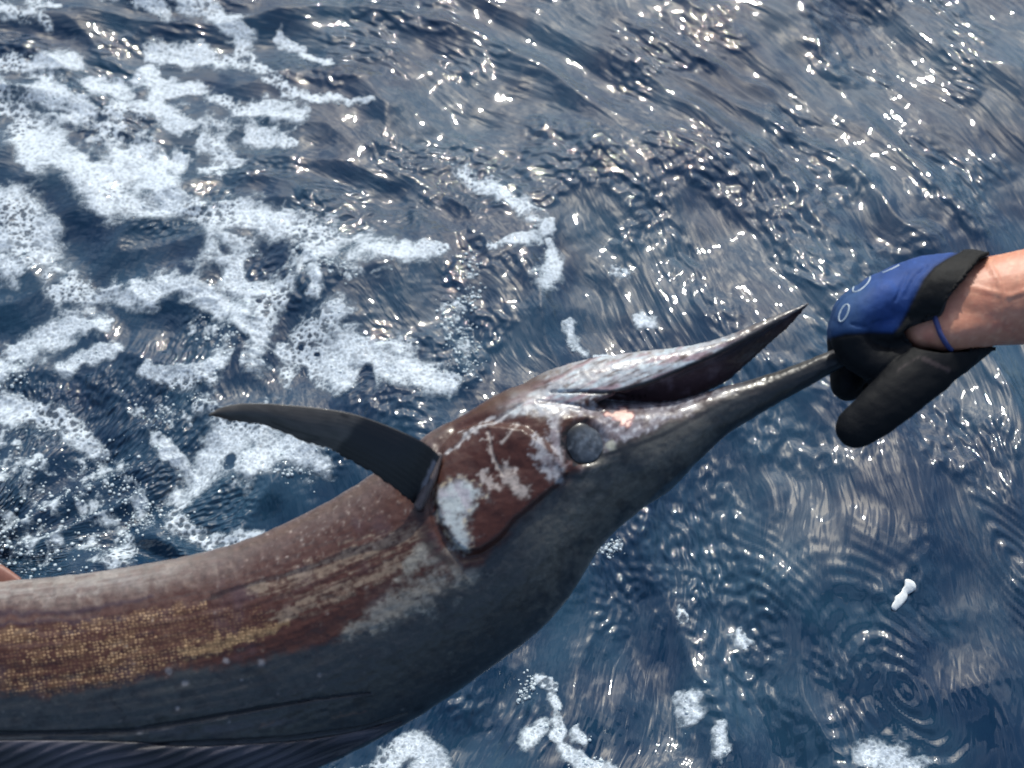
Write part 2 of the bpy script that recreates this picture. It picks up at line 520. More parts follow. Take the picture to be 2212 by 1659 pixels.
HOLES = [([(420, 405), (470, 415)], [22, 24]), ([(402, 320), (418, 290)], 10), ([(300, 530), (400, 520)], [40, 46]),
         ([(560, 590)], 26), ([(648, 830), (655, 800)], [20, 10]), ([(800, 835), (795, 815)], 16), ([(656, 752)], 6),
         ([(495, 1000), (500, 985)], 12), ([(120, 610)], 8), ([(560, 660)], 6), ([(690, 770)], 5), ([(405, 660)], 5)]

def foam_field(x, y, px, py):
    w = 7.0
    wxp = px + w * perlin(x / 0.035, y / 0.04, 51) + 16 * perlin(x / 0.10, y / 0.11, 53) + 8 * perlin(x / 0.016, y / 0.016, 55) + 4 * perlin(x / 0.007, y / 0.007, 57)
    wyp = py + w * perlin(x / 0.035, y / 0.04, 52) + 12 * perlin(x / 0.10, y / 0.11, 54) + 8 * perlin(x / 0.016, y / 0.016, 56) + 4 * perlin(x / 0.007, y / 0.007, 58)
    m = strokes(wxp, wyp, [(p, [k * 2.1 + 5 for k in h] if isinstance(h, list) else h * 2.1 + 5) for p, h in FOAM], 1.2)
    m = np.minimum(m, 0.75)
    n = fbm(x / 0.05, y / 0.055, 60, 5, 0.6)
    lx, ly = x + 0.012 * perlin(x / 0.03, y / 0.03, 68), y + 0.012 * perlin(x / 0.03, y / 0.03, 69)
    lace = np.minimum(np.abs(perlin(lx / 0.062, ly / 0.052, 63)), np.abs(perlin(lx / 0.036 + 9, ly / 0.032, 64)) + 0.05)
    m = m - 0.16 + 0.50 * n + 0.75 * (0.13 - lace) - 0.25 * sst(0.15, 0.5, perlin(x / 0.055, y / 0.035, 66))
    h = strokes(px + 0.5 * (wxp - px), py + 0.5 * (wyp - py), HOLES, 1.2)
    m = np.minimum(m, -h * 1.2 + 0.1)
    sp = strokes(wxp, wyp, SPRAY, 0.6)
    n2 = fbm(x / 0.018, y / 0.02, 70, 3, 0.65)
    n3 = fbm(x / 0.06, y / 0.05, 75, 2)
    m2 = np.where(sp > -0.3, sst(-0.3, 0.5, sp) * 0.62 - 0.62 + 1.0 * n2 + 0.5 * n3, -1)
    return np.maximum(m, m2), m2

def worley(x, y, cell, seed, jit=0.9):
    gx_, gy_ = np.floor(x / cell).astype(np.int64), np.floor(y / cell).astype(np.int64)
    best = np.full(x.shape, 9.0); rr = np.zeros(x.shape)
    for i in (-1, 0, 1):
        for j in (-1, 0, 1):
            cx = (gx_ + i + 0.5 + jit * (hash2(gx_ + i, gy_ + j, seed) - 0.5)) * cell
            cy = (gy_ + j + 0.5 + jit * (hash2(gx_ + i, gy_ + j, seed + 1) - 0.5)) * cell
            ra = cell * (0.12 + 0.33 * hash2(gx_ + i, gy_ + j, seed + 2) ** 1.6)
            d = np.hypot(x - cx, y - cy) / ra
            c = d < best
            best = np.where(c, d, best); rr = np.where(c, ra, rr)
    return best, rr

FS = 0.0014
ax_, ay_ = np.arange(X0, X1, FS), np.arange(Y0, Y1, FS)
AX, AY = np.meshgrid(ax_, ay_, indexing='ij')
qx, qy = AX.ravel(), AY.ravel()
ppx, ppy, _ = project(np.stack([qx, qy, np.zeros(len(qx))], 1))
inside = (ppx > -90) & (ppx < 2300) & (ppy > -80) & (ppy < 1740)
mk = np.full(len(qx), -1.0); mk2 = np.full(len(qx), -1.0)
a_, b_ = foam_field(qx[inside], qy[inside], ppx[inside], ppy[inside])
mk[inside] = a_; mk2[inside] = b_
keep = mk > -0.12
idx = np.flatnonzero(keep)
x_, y_, m_, s_ = qx[idx], qy[idx], mk[idx], mk2[idx]
coarse = sst(0.0, 0.4, perlin(x_ / 0.12 + 4, y_ / 0.1, 83))
bx1, r1 = worley(x_, y_, 0.0115, 201)
bx2, r2 = worley(x_, y_, 0.0068, 301)
bx3, r3 = worley(x_, y_, 0.0045, 401)
thin = 1 - sst(0.0, 0.5, m_)
pit = np.maximum((1 - sst(0.80, 1.10, bx1)) * (0.15 + 0.85 * coarse), (1 - sst(0.75, 1.15, bx2)) * (0.45 + 0.5 * coarse))
pit = np.maximum(pit, (1 - sst(0.7, 1.2, bx3)) * (0.35 + 0.5 * thin))
rim = np.exp(-((bx1 - 1.25) / 0.25) ** 2) * coarse
zt = 0.0006 + 0.0012 * sst(-0.05, 0.35, m_) + 0.0003 * perlin(x_ / 0.006, y_ / 0.006, 80) + 0.0004 * rim - 0.0009 * pit
alpha = sst(-0.10, 0.22, m_ + 0.10 * perlin(x_ / 0.005, y_ / 0.005, 84)) * (0.50 + 0.44 * sst(0.05, 0.50, m_)) * (1 - 0.85 * pit)
zf = water_h(x_, y_) + zt
remap = np.full(len(qx), -1, np.int64); remap[idx] = np.arange(len(idx))
fq = grid_faces(len(ax_), len(ay_))
fq = remap[fq]; fq = fq[(fq >= 0).all(1)]

def foam_material():
    m, N, L, B = mat_new('sea_foam')
    at_ = nd(N, 'ShaderNodeAttribute', attribute_name='thick')
    tc = nd(N, 'ShaderNodeNewGeometry')
    v1 = nd(N, 'ShaderNodeTexVoronoi', i_Scale=260.0, i_Randomness=1.0)
    L.new(tc.outputs['Position'], v1.inputs['Vector'])
    v2 = nd(N, 'ShaderNodeTexVoronoi', i_Scale=520.0)
    L.new(tc.outputs['Position'], v2.inputs['Vector'])
    h1 = math_n(N, L, 'SUBTRACT', 1.0, ramp(N, L, v1.outputs['Distance'], 0.12, 0.30))
    thin = math_n(N, L, 'SUBTRACT', 1.0, at_.outputs['Fac'], True)
    h1 = math_n(N, L, 'MULTIPLY', h1, math_n(N, L, 'ADD', math_n(N, L, 'MULTIPLY', thin, 0.75), 0.12))
    c = mix_c(N, L, at_.outputs['Fac'], (0.32, 0.40, 0.47), (0.52, 0.59, 0.66))
    c = mix_c(N, L, h1, c, (0.06, 0.10, 0.15))
    L.new(c, B.inputs['Base Color'])
    B.inputs['Roughness'].default_value = 0.45
    B.inputs['IOR'].default_value = 1.33
    cv = nd(N, 'ShaderNodeAttribute', attribute_name='cover'); L.new(cv.outputs['Fac'], B.inputs['Alpha'])
    bp = nd(N, 'ShaderNodeBump', i_Strength=0.5, i_Distance=0.0012)
    L.new(math_n(N, L, 'ADD', v1.outputs['Distance'], math_n(N, L, 'MULTIPLY', v2.outputs['Distance'], 0.5)), bp.inputs['Height'])
    L.new(bp.outputs['Normal'], B.inputs['Normal'])
    return m
M_foam = foam_material()
foam = mesh_obj('sea_foam', np.stack([x_, y_, zf], 1), fq, M_foam, attrs={'thick': np.clip(sst(-0.1, 0.5, m_) - 0.3 * pit, 0, 1), 'cover': alpha})
tag(foam, 'white bubbly foam patches drifting on the dark sea', 'foam', kind='stuff')


# ------------------------------------------------------------------ bubbles and spray beads in the wash
rs = np.random.RandomState(11)
ico = bmesh.new(); bmesh.ops.create_icosphere(ico, subdivisions=1, radius=1.0)
iv = np.array([v.co[:] for v in ico.verts]); fi = np.array([[v.index for v in f.verts] for f in ico.faces]); ico.free()
cand = []
for pts, hw, n_ in ([(p, h, 240) for p, h in SPRAY[:4]] + [(p, h, 60) for p, h in SPRAY[4:]] + [(p, h, 22) for p, h in FOAM]):
    hs = hw if isinstance(hw, list) else [hw] * len(pts)
    if len(pts) < 2: continue
    for _ in range(n_):
        k = rs.randint(len(pts) - 1); t = rs.rand()
        w = hs[k] * (1 - t) + hs[k + 1] * t
        cand.append((pts[k][0] * (1 - t) + pts[k + 1][0] * t + rs.randn() * w * 0.7, pts[k][1] * (1 - t) + pts[k + 1][1] * t + rs.randn() * w * 0.7))
cp = np.array([on_water(a, b)[:2] for a, b in cand])
ch = water_h(cp[:, 0], cp[:, 1])
bv, bf = [], []
for (x, y), z in zip(cp, ch):
    r = 0.0008 + 0.0022 * rs.rand() ** 3
    bf.append(fi + len(bv) * len(iv)); bv.append(iv * r * np.array([1, 1, 0.8]) + np.array([x, y, z + 0.3 * r]))
mb, Nb, Lb, Bb = mat_new('bubble_beads')
nzb = nd(Nb, 'ShaderNodeTexNoise', i_Scale=40.0); Lb.new(mix_c(Nb, Lb, nzb.outputs['Fac'], (0.25, 0.33, 0.38), (0.62, 0.68, 0.72)), Bb.inputs['Base Color'])
Bb.inputs['Roughness'].default_value = 0.12; Bb.inputs['IOR'].default_value = 1.33
beads = mesh_obj('spray_beads', np.vstack(bv), np.vstack(bf), mb)
tag(beads, 'tiny white bubbles and spray beads scattered through the wash', 'spray', kind='stuff')

# ------------------------------------------------------------------ a white elongated fleck afloat on the ripples
fl = [on_water(*p) for p in ((1953, 1284), (1945, 1296), (1934, 1312), (1922, 1328))]
fl = [np.array([p[0], p[1], water_h(np.array([p[0]]), np.array([p[1]]))[0] + 0.002]) for p in fl]
v_, f_ = capsule(fl, [0.0078, 0.0050, 0.0058, 0.0036], m=24, flat=(1, 0.4))
v_ = np.array(v_); v_ = v_ + np.array([0.0022, 0.0022, 0.0008]) * np.stack([fbm(v_[:, 0] / 0.008, v_[:, 1] / 0.008, k, 3) for k in (1, 2, 3)], 1)
mf_, Nf, Lf, Bf = mat_new('white_fleck')
nzf = nd(Nf, 'ShaderNodeTexNoise', i_Scale=240.0, i_Detail=3.0); Lf.new(mix_c(Nf, Lf, nzf.outputs['Fac'], (0.45, 0.50, 0.52), (0.80, 0.82, 0.82)), Bf.inputs['Base Color'])
fleck = mesh_obj('foam_fleck', v_, f_, mf_)
tag(fleck, 'small white finger shaped fleck of froth afloat alone on dark ripples', 'froth')

# ================================================================== FISH
# stations: ventral (belly) outline point, dorsal outline point, half thickness, depth offset; all in pixels of the photograph
ST = [((-2250, 1640), (-2235, 1700), 16, -560), ((-2050, 1585), (-2030, 1670), 24, -520), ((-1750, 1500), (-1720, 1690), 55, -440),
      ((-1300, 1400), (-1260, 1730), 95, -300), ((-800, 1325), (-760, 1760), 125, -150), ((-300, 1283), (-260, 1775), 142, -35),
      ((0, 1256), (45, 1770), 146, 0), ((240, 1230), (335, 1745), 147, 0), ((500, 1176), (640, 1678), 146, 0), ((700, 1087), (880, 1562), 142, 0),
      ((850, 993), (1050, 1450), 138, 0), ((935, 930), (1150, 1375), 134, 0), ((1000, 897), (1222, 1300), 130, 0), ((1066, 856), (1300, 1180), 118, 0),
      ((1130, 832), (1380, 1105), 106, 0), ((1212, 846), (1447, 1060), 96, 0), ((1304, 864), (1494, 1012), 78, 0), ((1400, 869), (1532, 974), 60, 0),
      ((1461, 866), (1575, 936), 46, 0), ((1556, 837), (1630, 902), 36, 0), ((1637, 815), (1684, 869), 27, 0), ((1713, 789), (1740, 839), 22, 0),
      ((1789, 759), (1810, 799), 18, 0), ((1840, 739), (1856, 774), 15, 0), ((1920, 706), (1930, 733), 12, 0), ((2000, 676), (2006, 692), 7, 0)]
arr = np.array([(a[0], a[1], b[0], b[1], c, d) for a, b, c, d in ST], float)
NR = 260
st = catmull(arr, NR)
NS = 72
ph = np.linspace(0, 2 * math.pi, NS, endpoint=False)
rings = []
for (tx, ty, bx, by, th, zz) in st:
    cx, cy = (tx + bx) / 2, (ty + by) / 2
    ux, uy = (tx - bx) / 2, (ty - by) / 2
    cc = np.sign(np.cos(ph)) * np.abs(np.cos(ph)) ** 1.0
    rings.append(at(cx + ux * cc, cy + uy * cc, zz + th * np.sin(ph) * (1 - 0.10 * np.cos(ph) ** 2)))
body_shell = loft(np.array(rings))

JAW = [((1090, 850), (1200, 915, 72), (1205, 925, -72)), ((1171, 805), (1262, 878, 74), (1290, 905, -70)), ((1257, 777), (1325, 849, 66), (1370, 890, -65)),
       ((1361, 760), (1405, 824, 54), (1455, 878, -55)), ((1485, 747), (1500, 784, 42), (1545, 842, -45)), ((1566, 726), (1575, 750, 32), (1600, 803, -34)),
       ((1637, 697), (1642, 715, 21), (1652, 757, -24)), ((1699, 671), (1701, 683, 12), (1712, 700, -13)), ((1751, 651), (1751, 654, 3), (1752, 657, -3))]
ja = catmull(np.array([(v[0], v[1], *n, *f) for v, n, f in JAW], float), 90)
jr = []
for (vx, vy, nx, ny, nz, qx0, qy0, qz) in ja:
    V = np.array([vx, vy, 0.0]); Nn = np.array([nx, ny, nz]); Ff = np.array([qx0, qy0, qz])
    mid = (Nn + Ff) / 2; M = mid * 0.62 + V * 0.38
    def bez(a, c, b, k):
        t = np.linspace(0, 1, k, endpoint=False)[:, None]
        return (1 - t) ** 2 * a + 2 * t * (1 - t) * c + t * t * b
    o1 = (V + Nn) / 2 + np.array([0, 0, 0.38 * nz]) + 0.25 * (V - mid); o2 = (V + Ff) / 2 + np.array([0, 0, 0.38 * qz]) + 0.25 * (V - mid)
    lipN = Nn * 0.86 + Ff * 0.14; lipF = Ff * 0.86 + Nn * 0.14
    P = np.vstack([bez(V, o1, Nn, 10), bez(Nn, (Nn + lipN) / 2, lipN, 3), bez(lipN, M + (M - V) * -0.1, lipF, 12), bez(lipF, (Ff + lipF) / 2, Ff, 3), bez(Ff, o2, V, 10)])
    jr.append(at(P[:, 0], P[:, 1], P[:, 2]))
jaw_shell = loft(np.array(jr))
me_body = remesh([body_shell, jaw_shell], 0.0013, 5)
V = verts_of(me_body); NRM = normals_of(me_body)
px, py, dep = project(V)
facing = (NRM @ FWD) < 0                    # near flank

def noise_px(x, y, s, seed, oct=3):
    return fbm(x / s, y / s, seed, oct, 0.55)

# body coordinates: along (u) and across (t: 0 belly .. 1 back)
best = np.full(len(V), 1e9); uu = np.zeros(len(V)); tt = np.zeros(len(V))
for k in range(0, NR, 2):
    tx, ty, bx, by = st[k][:4]
    dx, dy = bx - tx, by - ty; q = dx * dx + dy * dy
    t = ((px - tx) * dx + (py - ty) * dy) / q
    d = np.hypot(px - tx - t * dx, py - ty - t * dy)
    c = d < best
    best[c] = d[c]; uu[c] = k; tt[c] = t[c]
seglen = np.concatenate([[0], np.cumsum(np.hypot(*np.diff((st[:, :2] + st[:, 2:4]) / 2, axis=0).T))])
# blend neighbours so that u is continuous
ul = np.interp(uu, np.arange(NR), seglen) + 0 * px
ul = ul + 6 * hash2((px * 3).astype(int), (py * 3).astype(int), 5)

K = lambda cx, cy: (829.5 + 0.475 * cx, 608.3 + 0.475 * cy)        # coordinates read off an enlargement of the head
OPER = [K(262, 750), K(228, 880), K(228, 1000), K(255, 1110), K(305, 1190), K(372, 1243), K(445, 1228), K(530, 1172), K(600, 1090), K(665, 1035),
        K(790, 935), K(840, 870), K(800, 780), K(640, 660), K(450, 640), K(330, 680)]
op_sd = poly_sd(px, py, OPER)
EYE = (1262, 958); EYE_R = 41
ed = np.hypot(px - EYE[0], py - EYE[1])

# ---- relief
disp = np.zeros(len(V))
disp += 0.0045 * sst(-4, 14, op_sd) * (1 - sst(10, 130, op_sd))                            # gill cover, its rear edge proud
disp -= 0.0030 * np.exp(-((op_sd + 8) / 9) ** 2) * sst(1150, 1000, px)
groove = strokes(px, py, [([(-300, 1600), (0, 1587), (275, 1582), (425, 1557), (550, 1534), (680, 1512), (800, 1497)], [9, 9, 9, 8, 7, 5, 3])])
disp -= 0.0030 * sst(0, 1, groove)
lowline = strokes(px, py, [([(300, 1612), (380, 1607), (520, 1600), (625, 1594), (790, 1571), (880, 1540)], [7, 7, 7, 6, 5, 3])])
disp -= 0.0020 * sst(0, 1, lowline)
disp -= 0.0035 * sst(1.35, 0.9, ed / EYE_R)                                                # eye socket
disp += 0.0012 * np.exp(-((ed / EYE_R - 1.5 - 0.3 * noise_px(px, py, 30, 9)) / 0.25) ** 2)
mouthline = strokes(px, py, [([K(760, 500), K(900, 500), K(1020, 505), K(1100, 520)], [4, 5, 6, 5])])
disp -= 0.0025 * sst(0, 1, mouthline)
creases = strokes(px, py, [([K(620, 560), K(520, 620), K(410, 690), K(300, 790)], 4), ([K(700, 540), K(860, 560), K(1000, 590)], 5),
                           ([K(480, 690), K(500, 800), K(540, 880)], 4)])
disp -= 0.0012 * sst(0, 1, creases)
ridge = strokes(px, py, [([K(2050, 360), K(1800, 520), K(1600, 640), K(1480, 760), K(1350, 850), K(1230, 950), K(1130, 1060), K(1050, 1140)], [5, 6, 7, 9, 9, 9, 8, 5])])
disp += 0.0006 * noise_px(px, py, 26, 3) + 0.0004 * noise_px(ul, tt * 480, 60, 4)
stre = perlin(ul / 220, tt * 34, 14)
disp += 0.0005 * stre * sst(0.06, 0.2, tt) * sst(900, 700, px)
V = V + NRM * disp[:, None]

# ---- skin colours
C = np.zeros((len(V), 3)); ROUGH = np.full(len(V), 0.42); SC = np.zeros(len(V))
def paint(col, mask, k=1.0):
    global C
    m = np.clip(mask * k, 0, 1)[:, None]
    C = C * (1 - m) + np.asarray(col)[None] * m
def var(base, n, amt):
    return base
n_f = noise_px(px, py, 14, 21, 3); n_m = noise_px(px, py, 45, 22, 4); n_l = noise_px(px, py, 150, 23, 3)
n_f = n_f * 1.5; n_m = n_m * 1.4
n_s = 1.4 * fbm(ul / 60, tt * 480 / 9, 24, 4, 0.6)                  # streaks along the body
n_c = 1.4 * fbm(ul / 16, tt * 480 / 60, 25, 3, 0.6)                 # streaks across
C[:] = np.array([0.060, 0.070, 0.080])                        # slate back
paint((0.085, 0.095, 0.100), sst(0.0, 0.5, n_l + 0.4 * n_m), 0.7)
paint((0.045, 0.047, 0.056), sst(0.05, 0.4, n_m), 0.6)
# flank boundary
BX = [-2400, -800, -300, 0, 100, 275, 375, 525, 640, 750, 850, 950, 1015, 1060, 1100, 1143, 1205, 1240, 1290, 1390, 1480, 1560, 1640, 1760, 2100]
BY = [1660, 1530, 1505, 1498, 1502, 1477, 1447, 1436, 1409, 1377, 1332, 1277, 1243, 1200, 1150, 1100, 1052, 1030, 985, 943, 905, 868, 832, 772, 640]
bnd = np.interp(px, BX, BY)
edge = bnd - py + 12 * n_m + 8 * n_f
flank = sst(-14, 18, edge)
hd = sst(930, 1010, px)
brown = np.array([0.105, 0.042, 0.031])
paint(brown, flank)
paint((0.150, 0.070, 0.052), flank * sst(-0.1, 0.5, n_l + 0.5 * n_s), 0.8)
paint((0.048, 0.020, 0.019), flank * sst(0.02, 0.4, n_s), 0.75)
paint((0.12, 0.075, 0.09), flank * (1 - hd) * sst(0.1, 0.5, noise_px(px, py, 110, 33)), 0.6)
# pale belly edge, with sky sheen painted into the colour
be = np.interp(px, st[:, 0][::-1] if st[0, 0] > st[-1, 0] else st[:, 0], st[:, 1])
bell = py - be
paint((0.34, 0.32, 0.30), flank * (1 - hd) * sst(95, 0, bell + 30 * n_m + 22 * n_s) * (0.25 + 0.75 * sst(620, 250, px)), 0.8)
paint((0.21, 0.14, 0.125), flank * (1 - hd) * sst(140, 30, bell) * sst(-0.05, 0.35, n_s + 0.5 * n_f), 0.5)
paint((0.055, 0.028, 0.045), (1 - hd) * sst(0.1, 0.9, strokes(px, py + 10 * n_m, [([(-300, 1345), (0, 1328), (180, 1318), (330, 1290)], [14, 13, 11, 6]), ([(0, 1350), (260, 1335)], 8)])), 0.75)
# golden scale bands
sb = strokes(px, py + 9 * n_m, [([(-400, 1470), (0, 1474), (120, 1478), (250, 1460), (330, 1430), (420, 1405), (520, 1378), (590, 1352)], [26, 26, 26, 26, 24, 24, 20, 10]),
      ([(-400, 1395), (0, 1378), (120, 1368), (240, 1348), (340, 1330), (440, 1306)], [16, 16, 17, 18, 16, 10]),
      ([(60, 1420), (200, 1398), (330, 1370)], [14, 18, 12]), ([(220, 1435), (300, 1400)], 16)])
sbm = sst(-0.2, 0.5, sb + 0.7 * n_f)
wide = strokes(px, py, [([(-400, 1440), (0, 1425), (200, 1410), (380, 1375), (560, 1330)], [75, 75, 72, 60, 30])])
SC = np.clip(0.85 * sbm * (0.5 + 0.5 * sst(-0.3, 0.3, noise_px(px, py, 60, 161))) + 0.20 * sst(0.0, 0.5, wide + 0.5 * n_m), 0, 1) * flank
paint((0.26, 0.15, 0.075), SC * sst(-0.4, 0.4, n_m + 0.3 * n_f), 0.6)
paint((0.36, 0.25, 0.13), sst(0.1, 0.8, strokes(px, py, [([(400, 1412), (470, 1392), (560, 1368), (620, 1345)], [22, 24, 20, 8])]) + 0.8 * n_f) * flank, 0.55)
# pale streaks behind the gill
ps = strokes(px, py + 8 * n_m, [([(545, 1270), (600, 1265), (640, 1250), (720, 1220), (800, 1190), (900, 1148)], [14, 20, 24, 26, 26, 20]),
      ([(600, 1330), (660, 1305), (740, 1272), (830, 1235), (905, 1190)], [18, 26, 24, 20, 16])])
paint((0.40, 0.32, 0.24), sst(-0.2, 1.1, ps + 1.3 * n_s + 0.7 * n_f) * flank, 0.55)
paint((0.08, 0.035, 0.03), sst(0.1, 0.8, strokes(px, py + 4 * n_f, [([(430, 1345), (560, 1305), (640, 1278), (730, 1240), (860, 1175)], [5, 6, 7, 6, 4]), ([(560, 1325), (700, 1275), (850, 1205)], [4, 4, 4]), ([(760, 1190), (890, 1130)], 3)])), 0.8)
pb = strokes(px, py + 8 * n_m, [([(755, 1365), (820, 1328), (880, 1293), (950, 1262), (1012, 1240)], [18, 34, 40, 40, 22]), ([(930, 1215), (965, 1190), (985, 1225)], [12, 15, 20]), ([(860, 1250), (930, 1180)], [20, 14])])
paint((0.32, 0.32, 0.285), sst(-0.5, 1.0, pb + 0.6 * n_f + 0.9 * n_c + 0.5 * n_m), 0.72)
paint((0.10, 0.045, 0.035), sst(0.1, 0.9, strokes(px, py, [([(640, 1400), (720, 1350), (800, 1290), (850, 1245)], [26, 26, 22, 12])]) + 0.8 * n_c) * flank, 0.75)
paint((0.055, 0.035, 0.034), sst(0.0, 0.8, strokes(px, py, [([(905, 1100), (915, 1150), (935, 1190), (975, 1215)], [16, 18, 16, 12])]) + 0.4 * n_f), 0.7)
paint((0.50, 0.44, 0.40), sst(0.25, 0.7, noise_px(px, py, 11, 41, 2)) * flank * sst(1000, 850, px) * sst(420, 640, px) * sst(220, 60, bell), 0.5)
# dark nicks and pale spots on the slate back
paint((0.02, 0.024, 0.03), sst(0.3, 0.9, strokes(px + 12 * n_f, py + 8 * n_f, [([(120, 1500), (128, 1518)], 4), ([(205, 1530), (212, 1552)], 4), ([(230, 1490), (245, 1520), (265, 1535), (262, 1565)], 4),
      ([(285, 1475), (280, 1500)], 4), ([(60, 1560), (66, 1580)], 3), ([(140, 1560), (150, 1578)], 3), ([(0, 1572), (20, 1580)], 3), ([(185, 1565), (190, 1580)], 3)])), 0.85)
for (sx, sy, sr) in ((365, 1450, 9), (400, 1475, 8), (488, 1428, 7), (565, 1432, 9), (522, 1468, 4), (300, 1578, 9), (690, 1458, 5), (600, 1500, 4), (383, 1530, 5), (495, 1560, 4)):
    paint((0.30, 0.30, 0.33), sst(1.3, 0.5, np.hypot(px - sx, py - sy) / sr + 0.5 * n_f), 0.7)
paint((0.10, 0.10, 0.13), sst(0.0, 1.0, strokes(px, py, [([(330, 1580), (450, 1578), (560, 1565), (640, 1555)], [16, 20, 18, 10])]) + 0.5 * n_m), 0.6)
paint((0.20, 0.13, 0.11), sst(0.2, 0.9, strokes(px, py + 6 * n_f, [([(720, 1548), (790, 1538)], 6), ([(560, 1572), (590, 1560)], 5)]) + 0.4 * n_f), 0.6)
paint((0.018, 0.02, 0.026), sst(0.1, 0.9, groove), 0.85)
paint((0.018, 0.02, 0.026), sst(0.1, 0.9, lowline), 0.8)
# ---- head
headbrown = hd * flank
paint((0.105, 0.036, 0.026), headbrown * sst(-20, 20, op_sd + 30) , 0.8)
paint((0.058, 0.020, 0.016), headbrown * sst(0, 0.5, n_m) * sst(-10, 20, op_sd), 0.7)
pal = (0.42, 0.48, 0.50)
patch = poly_sd(px, py, [K(232, 960), K(300, 905), K(370, 890), K(455, 930), K(470, 975), K(405, 1015), K(372, 1090), K(412, 1185), K(372, 1240), K(300, 1180), K(240, 1070)])
paint(pal, sst(-12, 20, patch + 14 * n_f + 12 * n_m), 0.85)
paint((0.34, 0.31, 0.36), sst(-2, 12, patch) * sst(0.0, 0.4, n_m + 0.4 * n_c), 0.7)
paint((0.42, 0.33, 0.20), np.exp(-((patch - 2) / 5) ** 2) * sst(0, 0.3, n_f), 0.6)
wl_ = strokes(px + 5 * n_f, py + 5 * n_f, [([K(480, 690), K(490, 780), K(520, 850), K(560, 900)], 5), ([K(540, 740), K(580, 690), K(610, 650)], 5), ([K(500, 720), K(440, 730)], 3),
      ([K(550, 850), K(580, 900), K(620, 950), K(650, 975)], [13, 20, 18, 7]), ([K(470, 900), K(520, 940)], [14, 10]), ([K(420, 880), K(470, 860)], 4)])
paint((0.42, 0.38, 0.36), sst(-0.3, 0.8, wl_ + 1.0 * n_f + 0.4 * n_m), 0.75)
lines = strokes(px + 4 * n_m, py + 6 * n_m, [([K(295, 790), K(350, 740), K(420, 690), K(520, 625), K(620, 585), K(720, 560), K(810, 560)], [4, 5, 7, 7, 8, 9, 12]), ([K(350, 700), K(430, 650), K(500, 610)], 4),
      ([K(640, 560), K(760, 520), K(860, 500)], [8, 10, 10])])
paint((0.45, 0.46, 0.48), sst(-0.3, 0.9, lines + 0.9 * n_f), 0.75)
eg = strokes(px + 8 * n_f, py + 8 * n_f, [([K(700, 730), K(720, 800), K(770, 870), K(800, 905)], [15, 20, 20, 10]), ([K(780, 590), K(770, 680), K(790, 760), K(800, 850)], [14, 15, 15, 12]), ([K(690, 590), K(760, 590), K(840, 575), K(940, 580)], [14, 20, 22, 18])])
paint((0.38, 0.39, 0.42), sst(-0.3, 0.8, eg + 0.8 * n_f), 0.8)
paint((0.20, 0.13, 0.15), sst(0.0, 0.8, eg) * sst(0.1, 0.5, n_m), 0.6)
paint((0.30, 0.26, 0.28), np.exp(-((ed / EYE_R - 1.45) / 0.25) ** 2) * sst(-0.1, 0.3, n_m + 0.5 * n_f), 0.6)
paint((0.022, 0.023, 0.027), sst(1.35, 1.0, ed / EYE_R + 0.35 * n_f + 0.25 * n_m), 0.9)
paint((0.15, 0.07, 0.045), sst(1.0, 0.2, np.hypot(px - K(860, 640)[0], py - K(860, 640)[1]) / 26 + 0.4 * n_f), 0.7)
# upper jaw pale band between mouth and back
uj = sst(1270, 1320, px) * sst(-4, 6, edge - 4) * sst(1740, 1600, px)
paint((0.27, 0.255, 0.29), uj * sst(-0.5, 0.2, n_m + 0.3), 0.9)
paint((0.38, 0.40, 0.43), uj * sst(0.05, 0.6, n_f + 0.5 * n_m), 0.6)
paint((0.085, 0.05, 0.065), uj * sst(0.05, 0.4, noise_px(px, py, 22, 61)), 0.7)
paint((0.12, 0.12, 0.13), flank * sst(1480, 1640, px), 0.7)
wnd = strokes(px + 4 * n_f, py + 4 * n_f, [([K(1060, 610), K(1120, 612)], [10, 9]), ([K(1090, 585), K(1085, 640)], [8, 8]), ([K(1010, 605), K(1060, 600)], [5, 6]), ([K(1120, 640), K(1110, 655)], 5)])
paint((0.40, 0.10, 0.08), sst(-0.45, 0.1, wnd + 0.5 * n_f), 0.5)
paint((0.74, 0.50, 0.42), sst(0.0, 0.5, wnd), 0.95)
paint((0.52, 0.52, 0.42), sst(1.0, 0.4, np.hypot(px - K(1030, 750)[0], py - K(1030, 750)[1]) / 18 + 0.4 * n_f), 0.8)
# dark jaw line, back of head, far side
paint((0.090, 0.094, 0.092), sst(0.0, 0.8, strokes(px, py, [([K(700, 1200), K(860, 1010), K(1020, 850), K(1300, 740), K(1500, 640), K(1700, 530)], [40, 50, 32, 24, 16, 8])]) + 0.3 * n_m), 0.6)
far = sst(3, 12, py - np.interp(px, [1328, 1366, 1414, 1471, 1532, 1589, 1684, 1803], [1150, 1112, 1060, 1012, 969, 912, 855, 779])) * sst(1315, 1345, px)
paint((0.085, 0.13, 0.165), far, 0.8)  # bluish sky light on the head's far side, painted into the skin
paint((0.028, 0.030, 0.036), sst(0.0, 0.8, ridge), 0.85)
paint((0.19, 0.185, 0.165), sst(-0.15, 0.5, noise_px(px, py, 70, 151) + 0.3 * n_f + 0.35) * (1 - flank) * sst(1080, 1200, px) * (1 - far) * sst(1640, 1450, px), 0.65)
paint((0.020, 0.022, 0.028), sst(0.25, 0.6, noise_px(px, py, 55, 152) * 1.4 + 0.3 * n_f) * (1 - flank), 0.6)
paint((0.10, 0.10, 0.105), sst(0.2, 0.7, fbm(ul / 140, tt * 480 / 7, 153, 3) * 2) * (1 - flank), 0.5)
